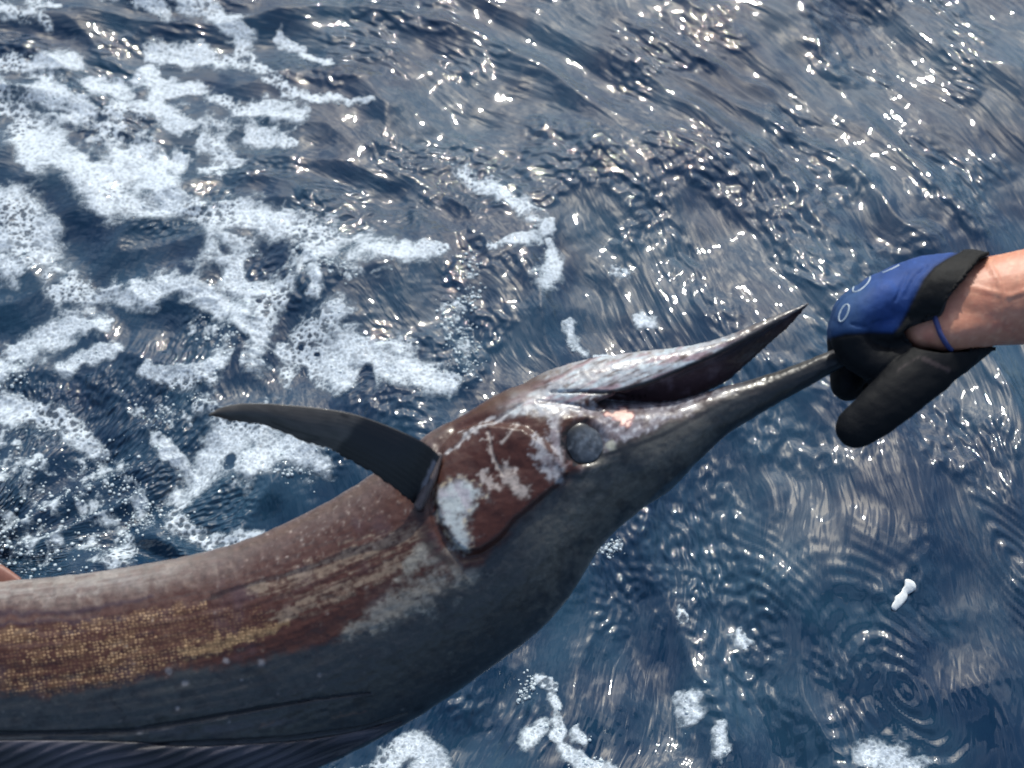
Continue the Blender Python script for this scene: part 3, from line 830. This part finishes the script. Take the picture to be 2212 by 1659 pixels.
paint((0.030, 0.034, 0.042), sst(0.0, 0.8, strokes(px, py, [([K(830, 890), K(900, 885), K(960, 800), K(1060, 770), K(1250, 705), K(1450, 600), K(1600, 520), K(1750, 450), K(1950, 360)], [9, 10, 8, 7, 8, 8, 8, 7, 6])])), 0.8)
# lower jaw
jt = np.interp(px, [1100, 1320, 1405, 1500, 1575, 1642, 1701, 1751], [905, 849, 824, 784, 750, 715, 683, 655])
lj = sst(1040, 1190, px + 30 * n_m) * sst(6, -6, py - jt - 3 * n_f)
paint((0.36, 0.38, 0.41), lj, 0.85)
paint((0.40, 0.48, 0.53), lj * sst(-0.1, 0.45, 0.3 * n_f + 1.5 * fbm(px / 60, (py + 0.3 * px) / 16, 74, 3)), 0.75)
paint((0.33, 0.22, 0.25), lj * sst(0.02, 0.35, fbm(px / 70 + py / 200, (py + 0.3 * px) / 18, 71, 3)), 0.8)
paint((0.14, 0.085, 0.075), lj * sst(0.1, 0.4, fbm(px / 50, (py + 0.35 * px) / 10, 73, 3)), 0.7)
paint((0.26, 0.20, 0.13), lj * sst(0.12, 0.45, noise_px(px, py, 18, 72)) * sst(22, 8, py - np.interp(px, [1171, 1257, 1361, 1485, 1566, 1637, 1699, 1751], [805, 777, 760, 747, 726, 697, 671, 651])), 0.6)
paint((0.10, 0.085, 0.09), lj * sst(1530, 1640, px), 0.8)
paint((0.13, 0.06, 0.035), sst(1000, 1060, px) * sst(1240, 1150, px) * sst(45, 12, py - np.interp(px, [990, 1066, 1171, 1257], [900, 856, 805, 777]) + 10 * n_m), 0.7)
insd = (py > jt + 1) & (px > 1290) & (py < np.interp(px, [1212, 1304, 1400, 1461, 1556, 1637, 1713, 1789], [846, 864, 869, 866, 837, 815, 789, 759]) - 1)
insd = insd.astype(float) * sst(1290, 1320, px)
paint((0.155, 0.085, 0.090), insd, 1.0)
paint((0.30, 0.20, 0.22), insd * sst(0.0, 0.5, noise_px(px, py, 40, 81)), 0.8)
paint((0.070, 0.045, 0.052), insd * sst(1500, 1600, px), 0.8)
paint((0.04, 0.022, 0.025), insd * sst(0.15, 0.9, strokes(px, py, [([K(1130, 520), K(1136, 535)], 3), ([K(1160, 515), K(1166, 530)], 3), ([K(1185, 512), K(1190, 525)], 3)])), 1)
paint((0.018, 0.014, 0.017), sst(0.0, 0.7, strokes(px, py, [([K(800, 505), K(900, 500), K(1020, 507), K(1200, 462), K(1300, 420), K(1500, 335), K(1650, 255), K(1800, 172)], [2, 4, 8, 8, 7, 6, 5, 3])])), 0.85)
# bill
paint((0.034, 0.036, 0.040), sst(1540, 1680, px) * sst(700, 760, py), 0.85)
paint((0.22, 0.17, 0.19), sst(1745, 1752, px) * sst(700, 660, py), 0.6)
# fine speckle everywhere
C *= (1 + 0.16 * n_f + 0.10 * hash2((V[:, 0] * 9e3).astype(int), (V[:, 1] * 9e3).astype(int) + (V[:, 2] * 9e3).astype(int), 77)[:] - 0.05)[:, None]
lum = C.mean(1, keepdims=True)
C = C * (0.52 + 0.42 * sst(0.10, 0.42, lum))
C = np.clip(C, 0.004, 0.9)

def fish_material():
    m, N, L, B = mat_new('wet_fish_skin')
    a = nd(N, 'ShaderNodeAttribute', attribute_name='Col')
    sc_ = nd(N, 'ShaderNodeAttribute', attribute_name='scale')
    al = nd(N, 'ShaderNodeAttribute', attribute_name='along'); ac = nd(N, 'ShaderNodeAttribute', attribute_name='across')
    cb = nd(N, 'ShaderNodeCombineXYZ'); L.new(al.outputs['Fac'], cb.inputs[0]); L.new(ac.outputs['Fac'], cb.inputs[1])
    vo = nd(N, 'ShaderNodeTexVoronoi', i_Scale=1.0, i_Randomness=0.45); L.new(cb.outputs[0], vo.inputs['Vector'])
    dot = math_n(N, L, 'SUBTRACT', 1.0, ramp(N, L, vo.outputs['Distance'], 0.22, 0.50))
    dot = math_n(N, L, 'MULTIPLY', dot, sc_.outputs['Fac'])
    c = mix_c(N, L, math_n(N, L, 'MULTIPLY', dot, 0.62), a.outputs['Color'], (0.44, 0.29, 0.16))
    tc = nd(N, 'ShaderNodeTexCoord')
    nz = nd(N, 'ShaderNodeTexNoise', i_Scale=420.0, i_Detail=4.0, i_Roughness=0.65); L.new(tc.outputs['Object'], nz.inputs['Vector'])
    mp = nd(N, 'ShaderNodeMapRange'); mp.inputs['To Min'].default_value = 0.72; mp.inputs['To Max'].default_value = 1.28
    L.new(nz.outputs['Fac'], mp.inputs['Value'])
    c = mix_c(N, L, 1.0, c, mp.outputs['Result'], 'MULTIPLY')
    L.new(c, B.inputs['Base Color'])
    B.inputs['Roughness'].default_value = 0.34
    B.inputs['Specular IOR Level'].default_value = 0.3
    B.inputs['Coat Weight'].default_value = 0.2
    B.inputs['Coat Roughness'].default_value = 0.15
    bp = nd(N, 'ShaderNodeBump', i_Strength=0.5, i_Distance=0.0006)
    nz2 = nd(N, 'ShaderNodeTexNoise', i_Scale=230.0, i_Detail=5.0, i_Roughness=0.6); L.new(tc.outputs['Object'], nz2.inputs['Vector'])
    L.new(math_n(N, L, 'ADD', nz2.outputs['Fac'], math_n(N, L, 'MULTIPLY', dot, 0.6)), bp.inputs['Height'])
    L.new(bp.outputs['Normal'], B.inputs['Normal'])
    return m
M_fish = fish_material()
fish = empty('marlin', at(650, 1350, -100).tolist())
tag(fish, 'small dark marlin with brown flank, open mouth and long bill, held above the sea', 'fish')
body_q = quads_of(me_body)
# exact along/across coordinates for the scale rows
al_px = px * math.cos(0.13) - py * math.sin(0.13)
ac_px = py * math.cos(0.13) + px * math.sin(0.13) - 0.00018 * (px - 300) ** 2 * 0
body = mesh_obj('body', V, body_q, M_fish, fish, cols=C, attrs={'scale': SC, 'along': al_px / 9.0, 'across': ac_px / 7.0})
BVH = BVHTree.FromPolygons(V.tolist(), body_q.tolist())

def on_skin(px_, py_, off=0.0):
    d = FWD + (px_ - CX) / F * RGT - (py_ - CY) / F * UPV
    d = Vector(d / np.linalg.norm(d))
    hit = BVH.ray_cast(Vector(CAM), d)
    if hit[0] is None:
        return None
    return np.array(hit[0] + hit[1] * off)

# ---- eye
def eye_material():
    m, N, L, B = mat_new('fish_eye')
    tc = nd(N, 'ShaderNodeTexCoord')
    a = nd(N, 'ShaderNodeAttribute', attribute_name='Col')
    nz = nd(N, 'ShaderNodeTexNoise', i_Scale=260.0, i_Detail=4.0); L.new(tc.outputs['Object'], nz.inputs['Vector'])
    mp = nd(N, 'ShaderNodeMapRange'); mp.inputs['To Min'].default_value = 0.6; mp.inputs['To Max'].default_value = 1.4
    L.new(nz.outputs['Fac'], mp.inputs['Value'])
    L.new(mix_c(N, L, 1.0, a.outputs['Color'], mp.outputs['Result'], 'MULTIPLY'), B.inputs['Base Color'])
    B.inputs['Roughness'].default_value = 0.28
    B.inputs['Coat Weight'].default_value = 0.4; B.inputs['Coat Roughness'].default_value = 0.12
    return m
M_eye = eye_material()
ec = on_skin(*EYE)
hits = [BVH.find_nearest(Vector(on_skin(EYE[0] + a, EYE[1] + b)))[1] for a in (-40, 0, 40) for b in (-40, 0, 40)]
en = np.array(sum(hits, Vector((0, 0, 0))).normalized())
eu = np.cross(en, RGT); eu /= np.linalg.norm(eu); ew = np.cross(en, eu)
def dome(c, n, u, w, R, H, rings=14, seg=40, back=0.5):
    vs, fs = [c + n * H], []
    rr = np.linspace(0, 1, rings + 1)[1:]
    for r in rr:
        for k in range(seg):
            a = 2 * math.pi * k / seg
            vs.append(c + R * r * (math.cos(a) * u + math.sin(a) * w) + n * (H * math.sqrt(max(0, 1 - r * r)) - (0.003 if r == 1 else 0)))
    for k in range(seg): fs.append((0, 1 + k, 1 + (k + 1) % seg))
    for i in range(rings - 1):
        for k in range(seg):
            a = 1 + i * seg + k; b = 1 + i * seg + (k + 1) % seg
            fs.append((a, a + seg, b + seg, b))
    return np.array(vs), fs
ev, ef = dome(ec - en * 0.0016, en, eu, ew, (EYE_R + 3) / F, 0.0040)
wob = np.arctan2((ev - ec) @ ew, (ev - ec) @ eu)
ev = ev + ((ev - ec) - np.outer((ev - ec) @ en, en)) * (0.06 * np.sin(2 * wob + 0.6) + 0.04 * np.sin(3 * wob) + 0.02 * np.sin(7 * wob + 1))[:, None]
er = np.hypot((ev - ec) @ eu, (ev - ec) @ ew) / ((EYE_R + 3) / F)
ang = np.arctan2((ev - ec) @ ew, (ev - ec) @ eu)
ecol = np.where(er[:, None] > 0.9, np.array([0.012, 0.013, 0.016]), np.array([0.050, 0.062, 0.076]))
ecol = np.where((er > 0.6)[:, None] & (er < 0.9)[:, None], np.array([0.026, 0.030, 0.038]), ecol)
epx, epy, _ = project(ev)
mo = noise_px(epx, epy, 16, 171, 3) * 1.6
ecol = np.array([0.052, 0.064, 0.080])[None] * (1 + 0.9 * mo)[:, None]
ecol = ecol * (1 - 0.85 * sst(0.62, 0.95, er - 0.25 * (epx - EYE[0]) / EYE_R + 0.25 * mo))[:, None]
ecol = np.clip(mixc(ecol, (0.16, 0.17, 0.19), 0.5 * sst(0.2, 0.7, noise_px(epx, epy, 12, 172) * 1.6 + 0.2 * (epx - EYE[0]) / EYE_R)), 0.006, 1)
eye = mesh_obj('eye', ev, ef, M_eye, fish, cols=ecol)
# ---- pectoral fin
FT = [(449, 896), (484, 878), (549, 871), (647, 877), (744, 890), (809, 909), (874, 935), (923, 961), (950, 986)]
FB = [(449, 896), (501, 909), (575, 920), (663, 956), (712, 969), (744, 988), (809, 1024), (874, 1072), (900, 1094)]
ft = catmull(FT, 90); fb = catmull(FB, 90)
nv = 28
fv, fcol = [], []
U = np.linspace(0, 1, 90)
for side in (1, -1):
    for i in range(90):
        for j in range(nv):
            v = j / (nv - 1)
            p = ft[i] * (1 - v) + fb[i] * v
            if 0 < i < 89 and j == nv - 1:
                p = p + np.array([0, 1.6 * math.sin(i * 1.9) + 1.2 * math.sin(i * 0.83)])
            z = 140 + 60 * (1 - U[i]) - 30 * sst(0.75, 1.0, U[i]) + 5 * math.sin(v * math.pi) + 34 * (1 - v) * (0.25 + 0.75 * U[i])
            th = (0.8 + 2.6 * U[i]) * math.sin(math.pi * min(max(v, 0.02), 0.98)) ** 0.6 * (1 - 0.55 * v)
            rayr = 0.5 * math.sin(v * 60 + U[i] * 4) * U[i]
            fv.append(at(p[0], p[1], z + side * (th + rayr)))
fv = np.array(fv)
ff = []
h = 90 * nv
for i in range(89):
    for j in range(nv - 1):
        a = i * nv + j
        ff.append((a, a + 1, a + nv + 1, a + nv)); ff.append((h + a, h + a + nv, h + a + nv + 1, h + a + 1))
    for j in (0, nv - 1):
        a = i * nv + j
        ff.append((a, a + nv, h + a + nv, h + a) if j == 0 else (a + nv, a, h + a, h + a + nv))
for j in range(nv - 1):
    a = 89 * nv + j; ff.append((a, a + 1, h + a + 1, h + a))
fpx, fpy, _ = project(fv)
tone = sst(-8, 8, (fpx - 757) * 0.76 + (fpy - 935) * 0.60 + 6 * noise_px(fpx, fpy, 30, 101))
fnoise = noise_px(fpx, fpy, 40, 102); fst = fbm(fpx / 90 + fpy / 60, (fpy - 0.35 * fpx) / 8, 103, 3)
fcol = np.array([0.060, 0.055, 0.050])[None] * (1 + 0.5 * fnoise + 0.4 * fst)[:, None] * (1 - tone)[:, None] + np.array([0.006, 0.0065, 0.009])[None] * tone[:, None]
dk = sst(0.1, 0.9, strokes(fpx, fpy + 3 * fnoise, [([(590, 913), (625, 928), (690, 945)], 4), ([(640, 950), (690, 948)], 4), ([(735, 895), (750, 900)], 6)]))
fcol = fcol * (1 - 0.7 * dk[:, None])
base = sst(0.0, 0.8, strokes(fpx, fpy, [([(938, 1000), (920, 1040), (900, 1088)], [8, 8, 5])]) + 0.5 * noise_px(fpx, fpy, 14, 105))
fcol = fcol * (1 - base[:, None]) + np.array([0.16, 0.15, 0.17]) * base[:, None]
def fin_material():
    m, N, L, B = mat_new('fin_membrane')
    a = nd(N, 'ShaderNodeAttribute', attribute_name='Col')
    L.new(a.outputs['Color'], B.inputs['Base Color'])
    B.inputs['Roughness'].default_value = 0.5
    B.inputs['Coat Weight'].default_value = 0.1
    tc = nd(N, 'ShaderNodeTexCoord'); nz = nd(N, 'ShaderNodeTexNoise', i_Scale=300.0, i_Detail=3.0); L.new(tc.outputs['Object'], nz.inputs['Vector'])
    bp = nd(N, 'ShaderNodeBump', i_Strength=0.3, i_Distance=0.0005); L.new(nz.outputs['Fac'], bp.inputs['Height']); L.new(bp.outputs['Normal'], B.inputs['Normal'])
    return m
M_fin = fin_material()
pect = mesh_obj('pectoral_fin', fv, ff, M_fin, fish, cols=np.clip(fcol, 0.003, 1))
tag(pect, 'long black sickle shaped pectoral fin, grey towards its tip')
# fleshy fin root between fin and gill cover
rc = at(912, 1078, 118)
rv, rf = capsule([at(948, 985, 108), at(930, 1035, 120), at(905, 1092, 122)], [0.0030, 0.0045, 0.0040])
rcol = np.array([0.09, 0.07, 0.07])[None] * (0.5 + 0.8 * np.random.RandomState(3).rand(len(rv)))[:, None]
root = mesh_obj('fin_root', rv, rf, M_fin, pect, cols=rcol)

# ---- dorsal fin folded back along the dark back: rays lie on the skin below the groove
top_l = catmull([(-420, 1612), (-150, 1606), (0, 1600), (160, 1600), (300, 1604), (420, 1612), (560, 1606), (660, 1598), (760, 1582), (830, 1564), (868, 1556)], 200)
bot_l = catmull([(-420, 1768), (-150, 1768), (0, 1764), (160, 1757), (300, 1745), (420, 1728), (560, 1695), (660, 1664), (760, 1612), (830, 1576), (868, 1560)], 200)
dv, dc = [], []
nd_v = 70
for i in range(200):
    last = None
    for j in range(nd_v):
        v = j / (nd_v - 1)
        p = top_l[i] * (1 - v) + bot_l[i] * v
        q = on_skin(p[0], p[1]); 
        if q is None:
            q = on_skin(p[0] - 8, p[1] - 14)
            if q is None: q = last if last is not None else at(p[0], p[1], 0)
        last = q
        x, y = p
        e = (y - 1600) * 1.0 + 0.36 * (x - 300) + 9 * math.sin(x / 90.0) + 2.5 * math.sin(x / 37.0 + y / 41.0) + 1.5 * math.sin(y / 19.0 - x / 55.0)
        fold = abs(((e / 21.0) % 1.0) - 0.5) * 2
        fold2 = abs(((e / 8.3 + 0.3) % 1.0) - 0.5) * 2
        rise = 0.0022 + 0.0030 * fold + 0.0010 * fold2
        rise *= math.sin(math.pi * min(1, 0.04 + v * 3)) ** 0.5 if v < 0.16 else 1
        rise = max(rise * (1 - sst(0.86, 1.0, i / 199.0)), -0.001)
        dv.append(q - FWD * rise * 0.8 + UPV * 0 - UPV * (0.002 if v > 0.9 else 0))
        k = 0.5 + 0.5 * fold
        dc.append(np.array([0.034, 0.033, 0.044]) * (0.45 + 0.9 * k) * (1 + 0.35 * math.sin(x / 60.0 + 2 * math.sin(y / 30.0))))
dv = np.array(dv)
nb_ = len(dv)
dv2 = np.vstack([dv, dv + FWD * 0.006])
df = []
for i in range(199):
    for j in range(nd_v - 1):
        a = i * nd_v + j
        df.append((a, a + 1, a + nd_v + 1, a + nd_v)); df.append((nb_ + a, nb_ + a + nd_v, nb_ + a + nd_v + 1, nb_ + a + 1))
    for j in (0, nd_v - 1):
        a = i * nd_v + j; df.append((a, a + nd_v, nb_ + a + nd_v, nb_ + a))
dors = mesh_obj('dorsal_fin', dv2, df, M_fin, fish, cols=np.vstack([dc, dc]))
tag(dors, 'slate dorsal fin folded flat, its slanting rays along the back')

# ---- pelvic fin tip behind the belly, tail fin beyond the picture
def blade(name, top, bot, z, th, col, n=40, m=12):
    t_ = catmull(top, n); b_ = catmull(bot, n); vs, fs = [], []
    for side in (1, -1):
        for i in range(n):
            for j in range(m):
                v = j / (m - 1); p = t_[i] * (1 - v) + b_[i] * v
                vs.append(at(p[0], p[1], z(i / (n - 1)) + side * th * (math.sin(math.pi * v) ** 0.5 + 0.1)))
    hh = n * m
    for i in range(n - 1):
        for j in range(m - 1):
            a = i * m + j
            fs.append((a, a + 1, a + m + 1, a + m)); fs.append((hh + a, hh + a + m, hh + a + m + 1, hh + a + 1))
        for j in (0, m - 1):
            a = i * m + j; fs.append((a, a + m, hh + a + m, hh + a))
    for i in (0, n - 1):
        for j in range(m - 1):
            a = i * m + j; fs.append((a, a + 1, hh + a + 1, hh + a))
    vs = np.array(vs); q1, q2, _ = project(vs)
    cc = np.array(col)[None] * (1 + 0.4 * noise_px(q1, q2, 30, 111))[:, None]
    return mesh_obj(name, vs, fs, M_fin, fish, cols=cc)
blade('pelvic_fin', [(-210, 1250), (-120, 1208), (-50, 1203), (0, 1218), (45, 1248)], [(-210, 1300), (-120, 1300), (-50, 1300), (0, 1300), (50, 1290)], lambda u: -30.0, 12, (0.20, 0.085, 0.062))
blade('tail_fin', [(-2550, 1240), (-2420, 1420), (-2300, 1590), (-2210, 1650)], [(-2555, 1242), (-2460, 1470), (-2380, 1640), (-2220, 1690)], lambda u: -600 + 40 * u, 6, (0.05, 0.05, 0.06))
blade('tail_fin', [(-2210, 1650), (-2300, 1720), (-2400, 1860), (-2530, 2040)], [(-2220, 1690), (-2380, 1670), (-2450, 1830), (-2535, 2042)], lambda u: -560 - 40 * u, 6, (0.05, 0.05, 0.06))

# ================================================================== PERSON: forearm and gloved hand gripping the bill
def cap(pts, rad, flat=None):
    return capsule([at(*p) for p in pts], [r / F for r in rad], flat=flat)
person = empty('person', at(2300, 640, -10).tolist())
tag(person, 'bare forearm with a blue and black glove gripping the fish by its bill', 'person')

# ---- bare forearm, wrist and heel of the thumb
arm_me = remesh([cap([(1990, 712, 30), (2060, 672, 6), (2140, 652, 0), (2230, 640, 0), (2400, 612, 20), (2620, 560, 90), (2850, 480, 170), (3150, 380, 280), (3600, 180, 450)], [44, 86, 97, 104, 118, 126, 116, 112, 125]),
                 cap([(1985, 722, 44), (2040, 712, 42), (2120, 690, 25), (2200, 680, 10)], [26, 50, 62, 60]),
                 cap([(2090, 640, 30), (2180, 610, 20), (2300, 600, 10)], [50, 62, 70])], 0.0022, 10)
av = verts_of(arm_me); an = normals_of(arm_me); apx, apy, _ = project(av)
an1 = noise_px(apx, apy, 60, 131, 3); an2 = noise_px(apx, apy, 16, 132, 3); an3 = fbm(apx / 8, apy / 40, 133, 2)
av = av + an * (0.0006 * an1 + 0.0010 * sst(0.2, 0.9, strokes(apx, apy, [([(2130, 560), (2160, 610), (2170, 660), (2150, 720)], 9), ([(2100, 620), (2180, 640), (2300, 600)], 10)])))[:, None]
acol = np.array([0.50, 0.215, 0.135])[None] * np.ones((len(av), 1))
acol = mixc(acol, (0.45, 0.155, 0.10), 0.8 * sst(0.0, 0.45, an1))
acol = mixc(acol, (0.56, 0.28, 0.18), 0.7 * sst(0.0, 0.4, an2))
acol = mixc(acol, (0.24, 0.12, 0.085), 0.35 * sst(0.15, 0.5, an3) * sst(2080, 2200, apx))
acol *= (1 + 0.10 * an2)[:, None]
def skin_material():
    m, N, L, B = mat_new('skin')
    a = nd(N, 'ShaderNodeAttribute', attribute_name='Col')
    L.new(a.outputs['Color'], B.inputs['Base Color'])
    B.inputs['Roughness'].default_value = 0.48
    B.inputs['Subsurface Weight'].default_value = 0.12
    B.inputs['Subsurface Radius'].default_value = (0.006, 0.002, 0.001)
    B.inputs['Subsurface Scale'].default_value = 1.0
    tc = nd(N, 'ShaderNodeTexCoord'); nz = nd(N, 'ShaderNodeTexNoise', i_Scale=350.0, i_Detail=4.0); L.new(tc.outputs['Object'], nz.inputs['Vector'])
    bp = nd(N, 'ShaderNodeBump', i_Strength=0.35, i_Distance=0.0008); L.new(nz.outputs['Fac'], bp.inputs['Height']); L.new(bp.outputs['Normal'], B.inputs['Normal'])
    return m
M_skin = skin_material()
arm = mesh_obj('forearm', av, quads_of(arm_me), M_skin, person, cols=np.clip(acol, 0.01, 1))
tag(arm, 'sunlit bare forearm and wrist')

# ---- glove: back of the hand, curled fingers over the bill, thumb under it
GL = [
    # back of the hand and palm
    cap([(2085, 640, -10), (2000, 640, -5), (1920, 655, 0), (1880, 675, 0)], [98, 88, 72, 62], flat=(1, 1.25)),
    cap([(2085, 640, -90), (2000, 645, -95), (1920, 655, -100), (1880, 680, -100)], [84, 78, 66, 56]),
    cap([(1985, 700, 20), (1920, 700, 20), (1880, 700, 20)], [62, 60, 54]),
    # index finger: knuckle, bend, tip tucked under the bill
    cap([(1905, 650, 52), (1850, 682, 55), (1834, 728, 52), (1862, 772, 44), (1915, 790, 40), (1960, 790, 40)], [46, 43, 40, 38, 40, 40]),
    # middle, ring and little finger behind the bill
    cap([(1900, 645, -25), (1848, 672, -32), (1828, 728, -45), (1832, 790, -52), (1830, 832, -48)], [48, 46, 42, 40, 36]),
    cap([(1905, 648, -105), (1858, 680, -115), (1836, 740, -122), (1848, 800, -112), (1880, 830, -90)], [46, 44, 42, 38, 34]),
    cap([(1925, 655, -170), (1880, 690, -180), (1862, 745, -182), (1875, 795, -165), (1905, 815, -140)], [42, 38, 36, 34, 30]),
    # thumb, and the pad of palm it grows from
    cap([(2075, 752, 25), (2010, 790, 52), (1945, 845, 74), (1892, 892, 80), (1850, 924, 76)], [46, 60, 56, 50, 44], flat=(1.02, 0.7)),
    cap([(2090, 720, -20), (2020, 760, 10), (1960, 790, 30), (1905, 800, 20)], [62, 66, 56, 44]),
    cap([(2125, 730, -30), (2060, 770, -15), (2000, 800, 20)], [34, 44, 46]),
    cap([(1990, 760, -80), (1930, 770, -90)], [60, 50]),
]
gl_me = remesh(GL, 0.0017, 6)
gv = verts_of(gl_me); gn = normals_of(gl_me); gpx, gpy, _ = project(gv)
# the opening at the wrist: cut away what lies over the bare heel of the thumb and forearm
OPEN = [(2112, 556), (2080, 597), (2044, 639), (2028, 676), (1959, 704), (1946, 720), (1956, 739), (1984, 754), (2034, 763), (2082, 760), (2165, 757), (2320, 760), (2320, 520), (2160, 535)]
gq = quads_of(gl_me)
osd = poly_sd(gpx, gpy, OPEN)
nearside = (gn @ FWD) < 0.25
band = nearside & (np.abs(osd) < 7)
for _ in range(3):                                # draw the cut edge onto the outline so that it runs clean
    e_ = 1.0
    gxp = poly_sd(gpx + e_, gpy, OPEN) - osd; gyp = poly_sd(gpx, gpy + e_, OPEN) - osd
    sh = np.where(band & (osd > 0), -osd, 0) * 0.9
    gv = gv + ((sh * gxp)[:, None] * RGT - (sh * gyp)[:, None] * UPV) / F
    gpx, gpy, _ = project(gv); osd = poly_sd(gpx, gpy, OPEN)
cut = (osd > 1.2) & nearside | (gpx > 2185)
blue_poly = [(1780, 734), (1800, 729), (1827, 722), (1884, 720), (1929, 722), (1944, 706), (1962, 672), (1978, 640), (1996, 603), (2020, 575), (2049, 557), (2075, 543), (2110, 500), (1700, 500), (1700, 740)]
bsd = poly_sd(gpx, gpy, blue_poly)
cuff_poly = [(1929, 722), (1944, 706), (1962, 672), (1978, 640), (1996, 603), (2020, 575), (2049, 557), (2075, 543), (2110, 500), (2220, 500), (2220, 620), (2090, 600), (2050, 640), (2030, 690), (1960, 712), (1940, 735)]
csd = poly_sd(gpx, gpy, cuff_poly)
# which way the surface faces decides blue back / black palm on the hidden side
back_up = gn @ (UPV * 0.8 - RGT * 0.3)
isblue = np.where(nearside, sst(-1.5, 1.5, bsd), sst(0.0, 0.1, back_up) * sst(2090, 2075, gpx))
gn1 = noise_px(gpx, gpy, 40, 141, 3); gn2 = noise_px(gpx, gpy, 9, 142, 2)
seam = np.exp(-(bsd / 4.0) ** 2) * nearside
wr = strokes(gpx, gpy, [([(1955, 640), (1975, 600), (2000, 575)], 6), ([(1935, 650), (1960, 590)], 5), ([(1885, 700), (1925, 690)], 6), ([(1840, 700), (1870, 706)], 5), ([(1905, 800), (1945, 765), (1960, 755)], 5), ([(1850, 850), (1905, 800)], 5)])
gdisp = -0.0010 * seam - 0.0016 * sst(0, 1, wr) + 0.0010 * gn1 + 0.0016 * sst(-3, 5, csd) * (gn @ FWD < 0.6)
gv = gv + gn * gdisp[:, None]
gcol = np.array([0.006, 0.0068, 0.0085])[None] * np.ones((len(gv), 1))
blue = np.array([0.024, 0.058, 0.195])[None] * (1 + 0.25 * gn1)[:, None]
blue = mixc(blue, (0.034, 0.075, 0.160), 0.75 * sst(1915, 1830, gpx + 20 * gn1))
gcol = gcol * (1 - isblue[:, None]) + blue * isblue[:, None]
gcol = mixc(gcol, (0.004, 0.004, 0.006), 0.7 * seam)
cuffm = sst(-1, 2, csd) * (1 - isblue)
gcol = mixc(gcol, (0.009, 0.0095, 0.010), cuffm * 0.8)
gcol *= (1 + 0.5 * gn2 * cuffm + 0.15 * gn2)[:, None]
gcol = mixc(gcol, (0.10, 0.075, 0.08), 0.4 * sst(0.1, 0.9, strokes(gpx, gpy + 4 * gn2, [([(1995, 775), (2050, 800)], 8), ([(1985, 770), (1940, 800)], 3)])))
keepf = ~cut[gq].any(1)
gq = gq[keepf]
used = np.unique(gq); rm = np.full(len(gv), -1); rm[used] = np.arange(len(used))
def glove_material():
    m, N, L, B = mat_new('neoprene_glove')
    a = nd(N, 'ShaderNodeAttribute', attribute_name='Col')
    L.new(a.outputs['Color'], B.inputs['Base Color'])
    B.inputs['Roughness'].default_value = 0.62
    B.inputs['Specular IOR Level'].default_value = 0.14
    tc = nd(N, 'ShaderNodeTexCoord'); nz = nd(N, 'ShaderNodeTexNoise', i_Scale=700.0, i_Detail=3.0); L.new(tc.outputs['Object'], nz.inputs['Vector'])
    bp = nd(N, 'ShaderNodeBump', i_Strength=0.45, i_Distance=0.0006); L.new(nz.outputs['Fac'], bp.inputs['Height']); L.new(bp.outputs['Normal'], B.inputs['Normal'])
    return m
M_glove = glove_material()
glove = mesh_obj('glove', gv[used], rm[gq], M_glove, person, cols=np.clip(gcol[used], 0.002, 1))
tag(glove, 'blue backed neoprene glove with black fingers and cuff')
sol = glove.modifiers.new('thickness', 'SOLIDIFY'); sol.thickness = 0.003; sol.offset = -1
GBVH = BVHTree.FromPolygons(gv[used].tolist(), rm[gq].tolist())
ABVH = BVHTree.FromPolygons(av.tolist(), quads_of(arm_me).tolist())

def drape(pts, bvh, off):
    res = []
    for (x, y) in pts:
        d = FWD + (x - CX) / F * RGT - (y - CY) / F * UPV; d = Vector(d / np.linalg.norm(d))
        h_ = bvh.ray_cast(Vector(CAM), d)
        if h_[0] is not None: res.append(np.array(h_[0]) - np.array(d) * off)
    return res

def plain(name, col, rough=0.5):
    m, N, L, B = mat_new(name)
    nz = nd(N, 'ShaderNodeTexNoise', i_Scale=180.0, i_Detail=3.0)
    L.new(mix_c(N, L, nz.outputs['Fac'], tuple(c * 0.75 for c in col), tuple(min(1, c * 1.2) for c in col)), B.inputs['Base Color'])
    B.inputs['Roughness'].default_value = rough
    return m
M_print = plain('silver_print', (0.42, 0.50, 0.56), 0.4)
M_strap = plain('blue_strap', (0.035, 0.05, 0.17), 0.6)
M_edge = plain('black_binding', (0.010, 0.010, 0.012), 0.7)

def ring_pts(cx, cy, a, b, rot, a0=0, a1=360, n=40):
    r = []
    for k in range(n + 1):
        t = math.radians(a0 + (a1 - a0) * k / n)
        x, y = a * math.cos(t), b * math.sin(t)
        r.append((cx + x * math.cos(rot) - y * math.sin(rot), cy + x * math.sin(rot) + y * math.cos(rot)))
    return r
for pts in (ring_pts(1861, 613, 24, 9, -0.75), ring_pts(1823, 676, 20, 8, -1.15), [(1908, 589), (1925, 582), (1942, 573)], [(1965, 562), (1982, 556), (2000, 550)]):
    P = drape(pts, GBVH, 0.0002)
    if len(P) > 2:
        v_, f_ = capsule(P, [0.0006] * len(P), m=8, nsub=2)
        mesh_obj('print', v_, f_, M_print, glove)
# bound edge round the wrist opening
P = drape([(2108, 560), (2080, 598), (2044, 640), (2029, 676), (1995, 690), (1960, 704), (1947, 720), (1957, 739), (1984, 754), (2034, 764), (2082, 763)], ABVH, 0.001)
v_, f_ = capsule(P, [0.0024] * len(P), m=10, nsub=5)
mesh_obj('cuff_binding', v_, f_, M_edge, glove)
# thin blue strap across the bare wrist
P = drape([(2017, 676), (2020, 688), (2026, 705), (2032, 722), (2042, 740), (2054, 755), (2064, 764)], ABVH, 0.0012)
v_, f_ = capsule(P, [0.0021] * len(P), m=12, nsub=5)
mesh_obj('strap', v_, f_, M_strap, glove)
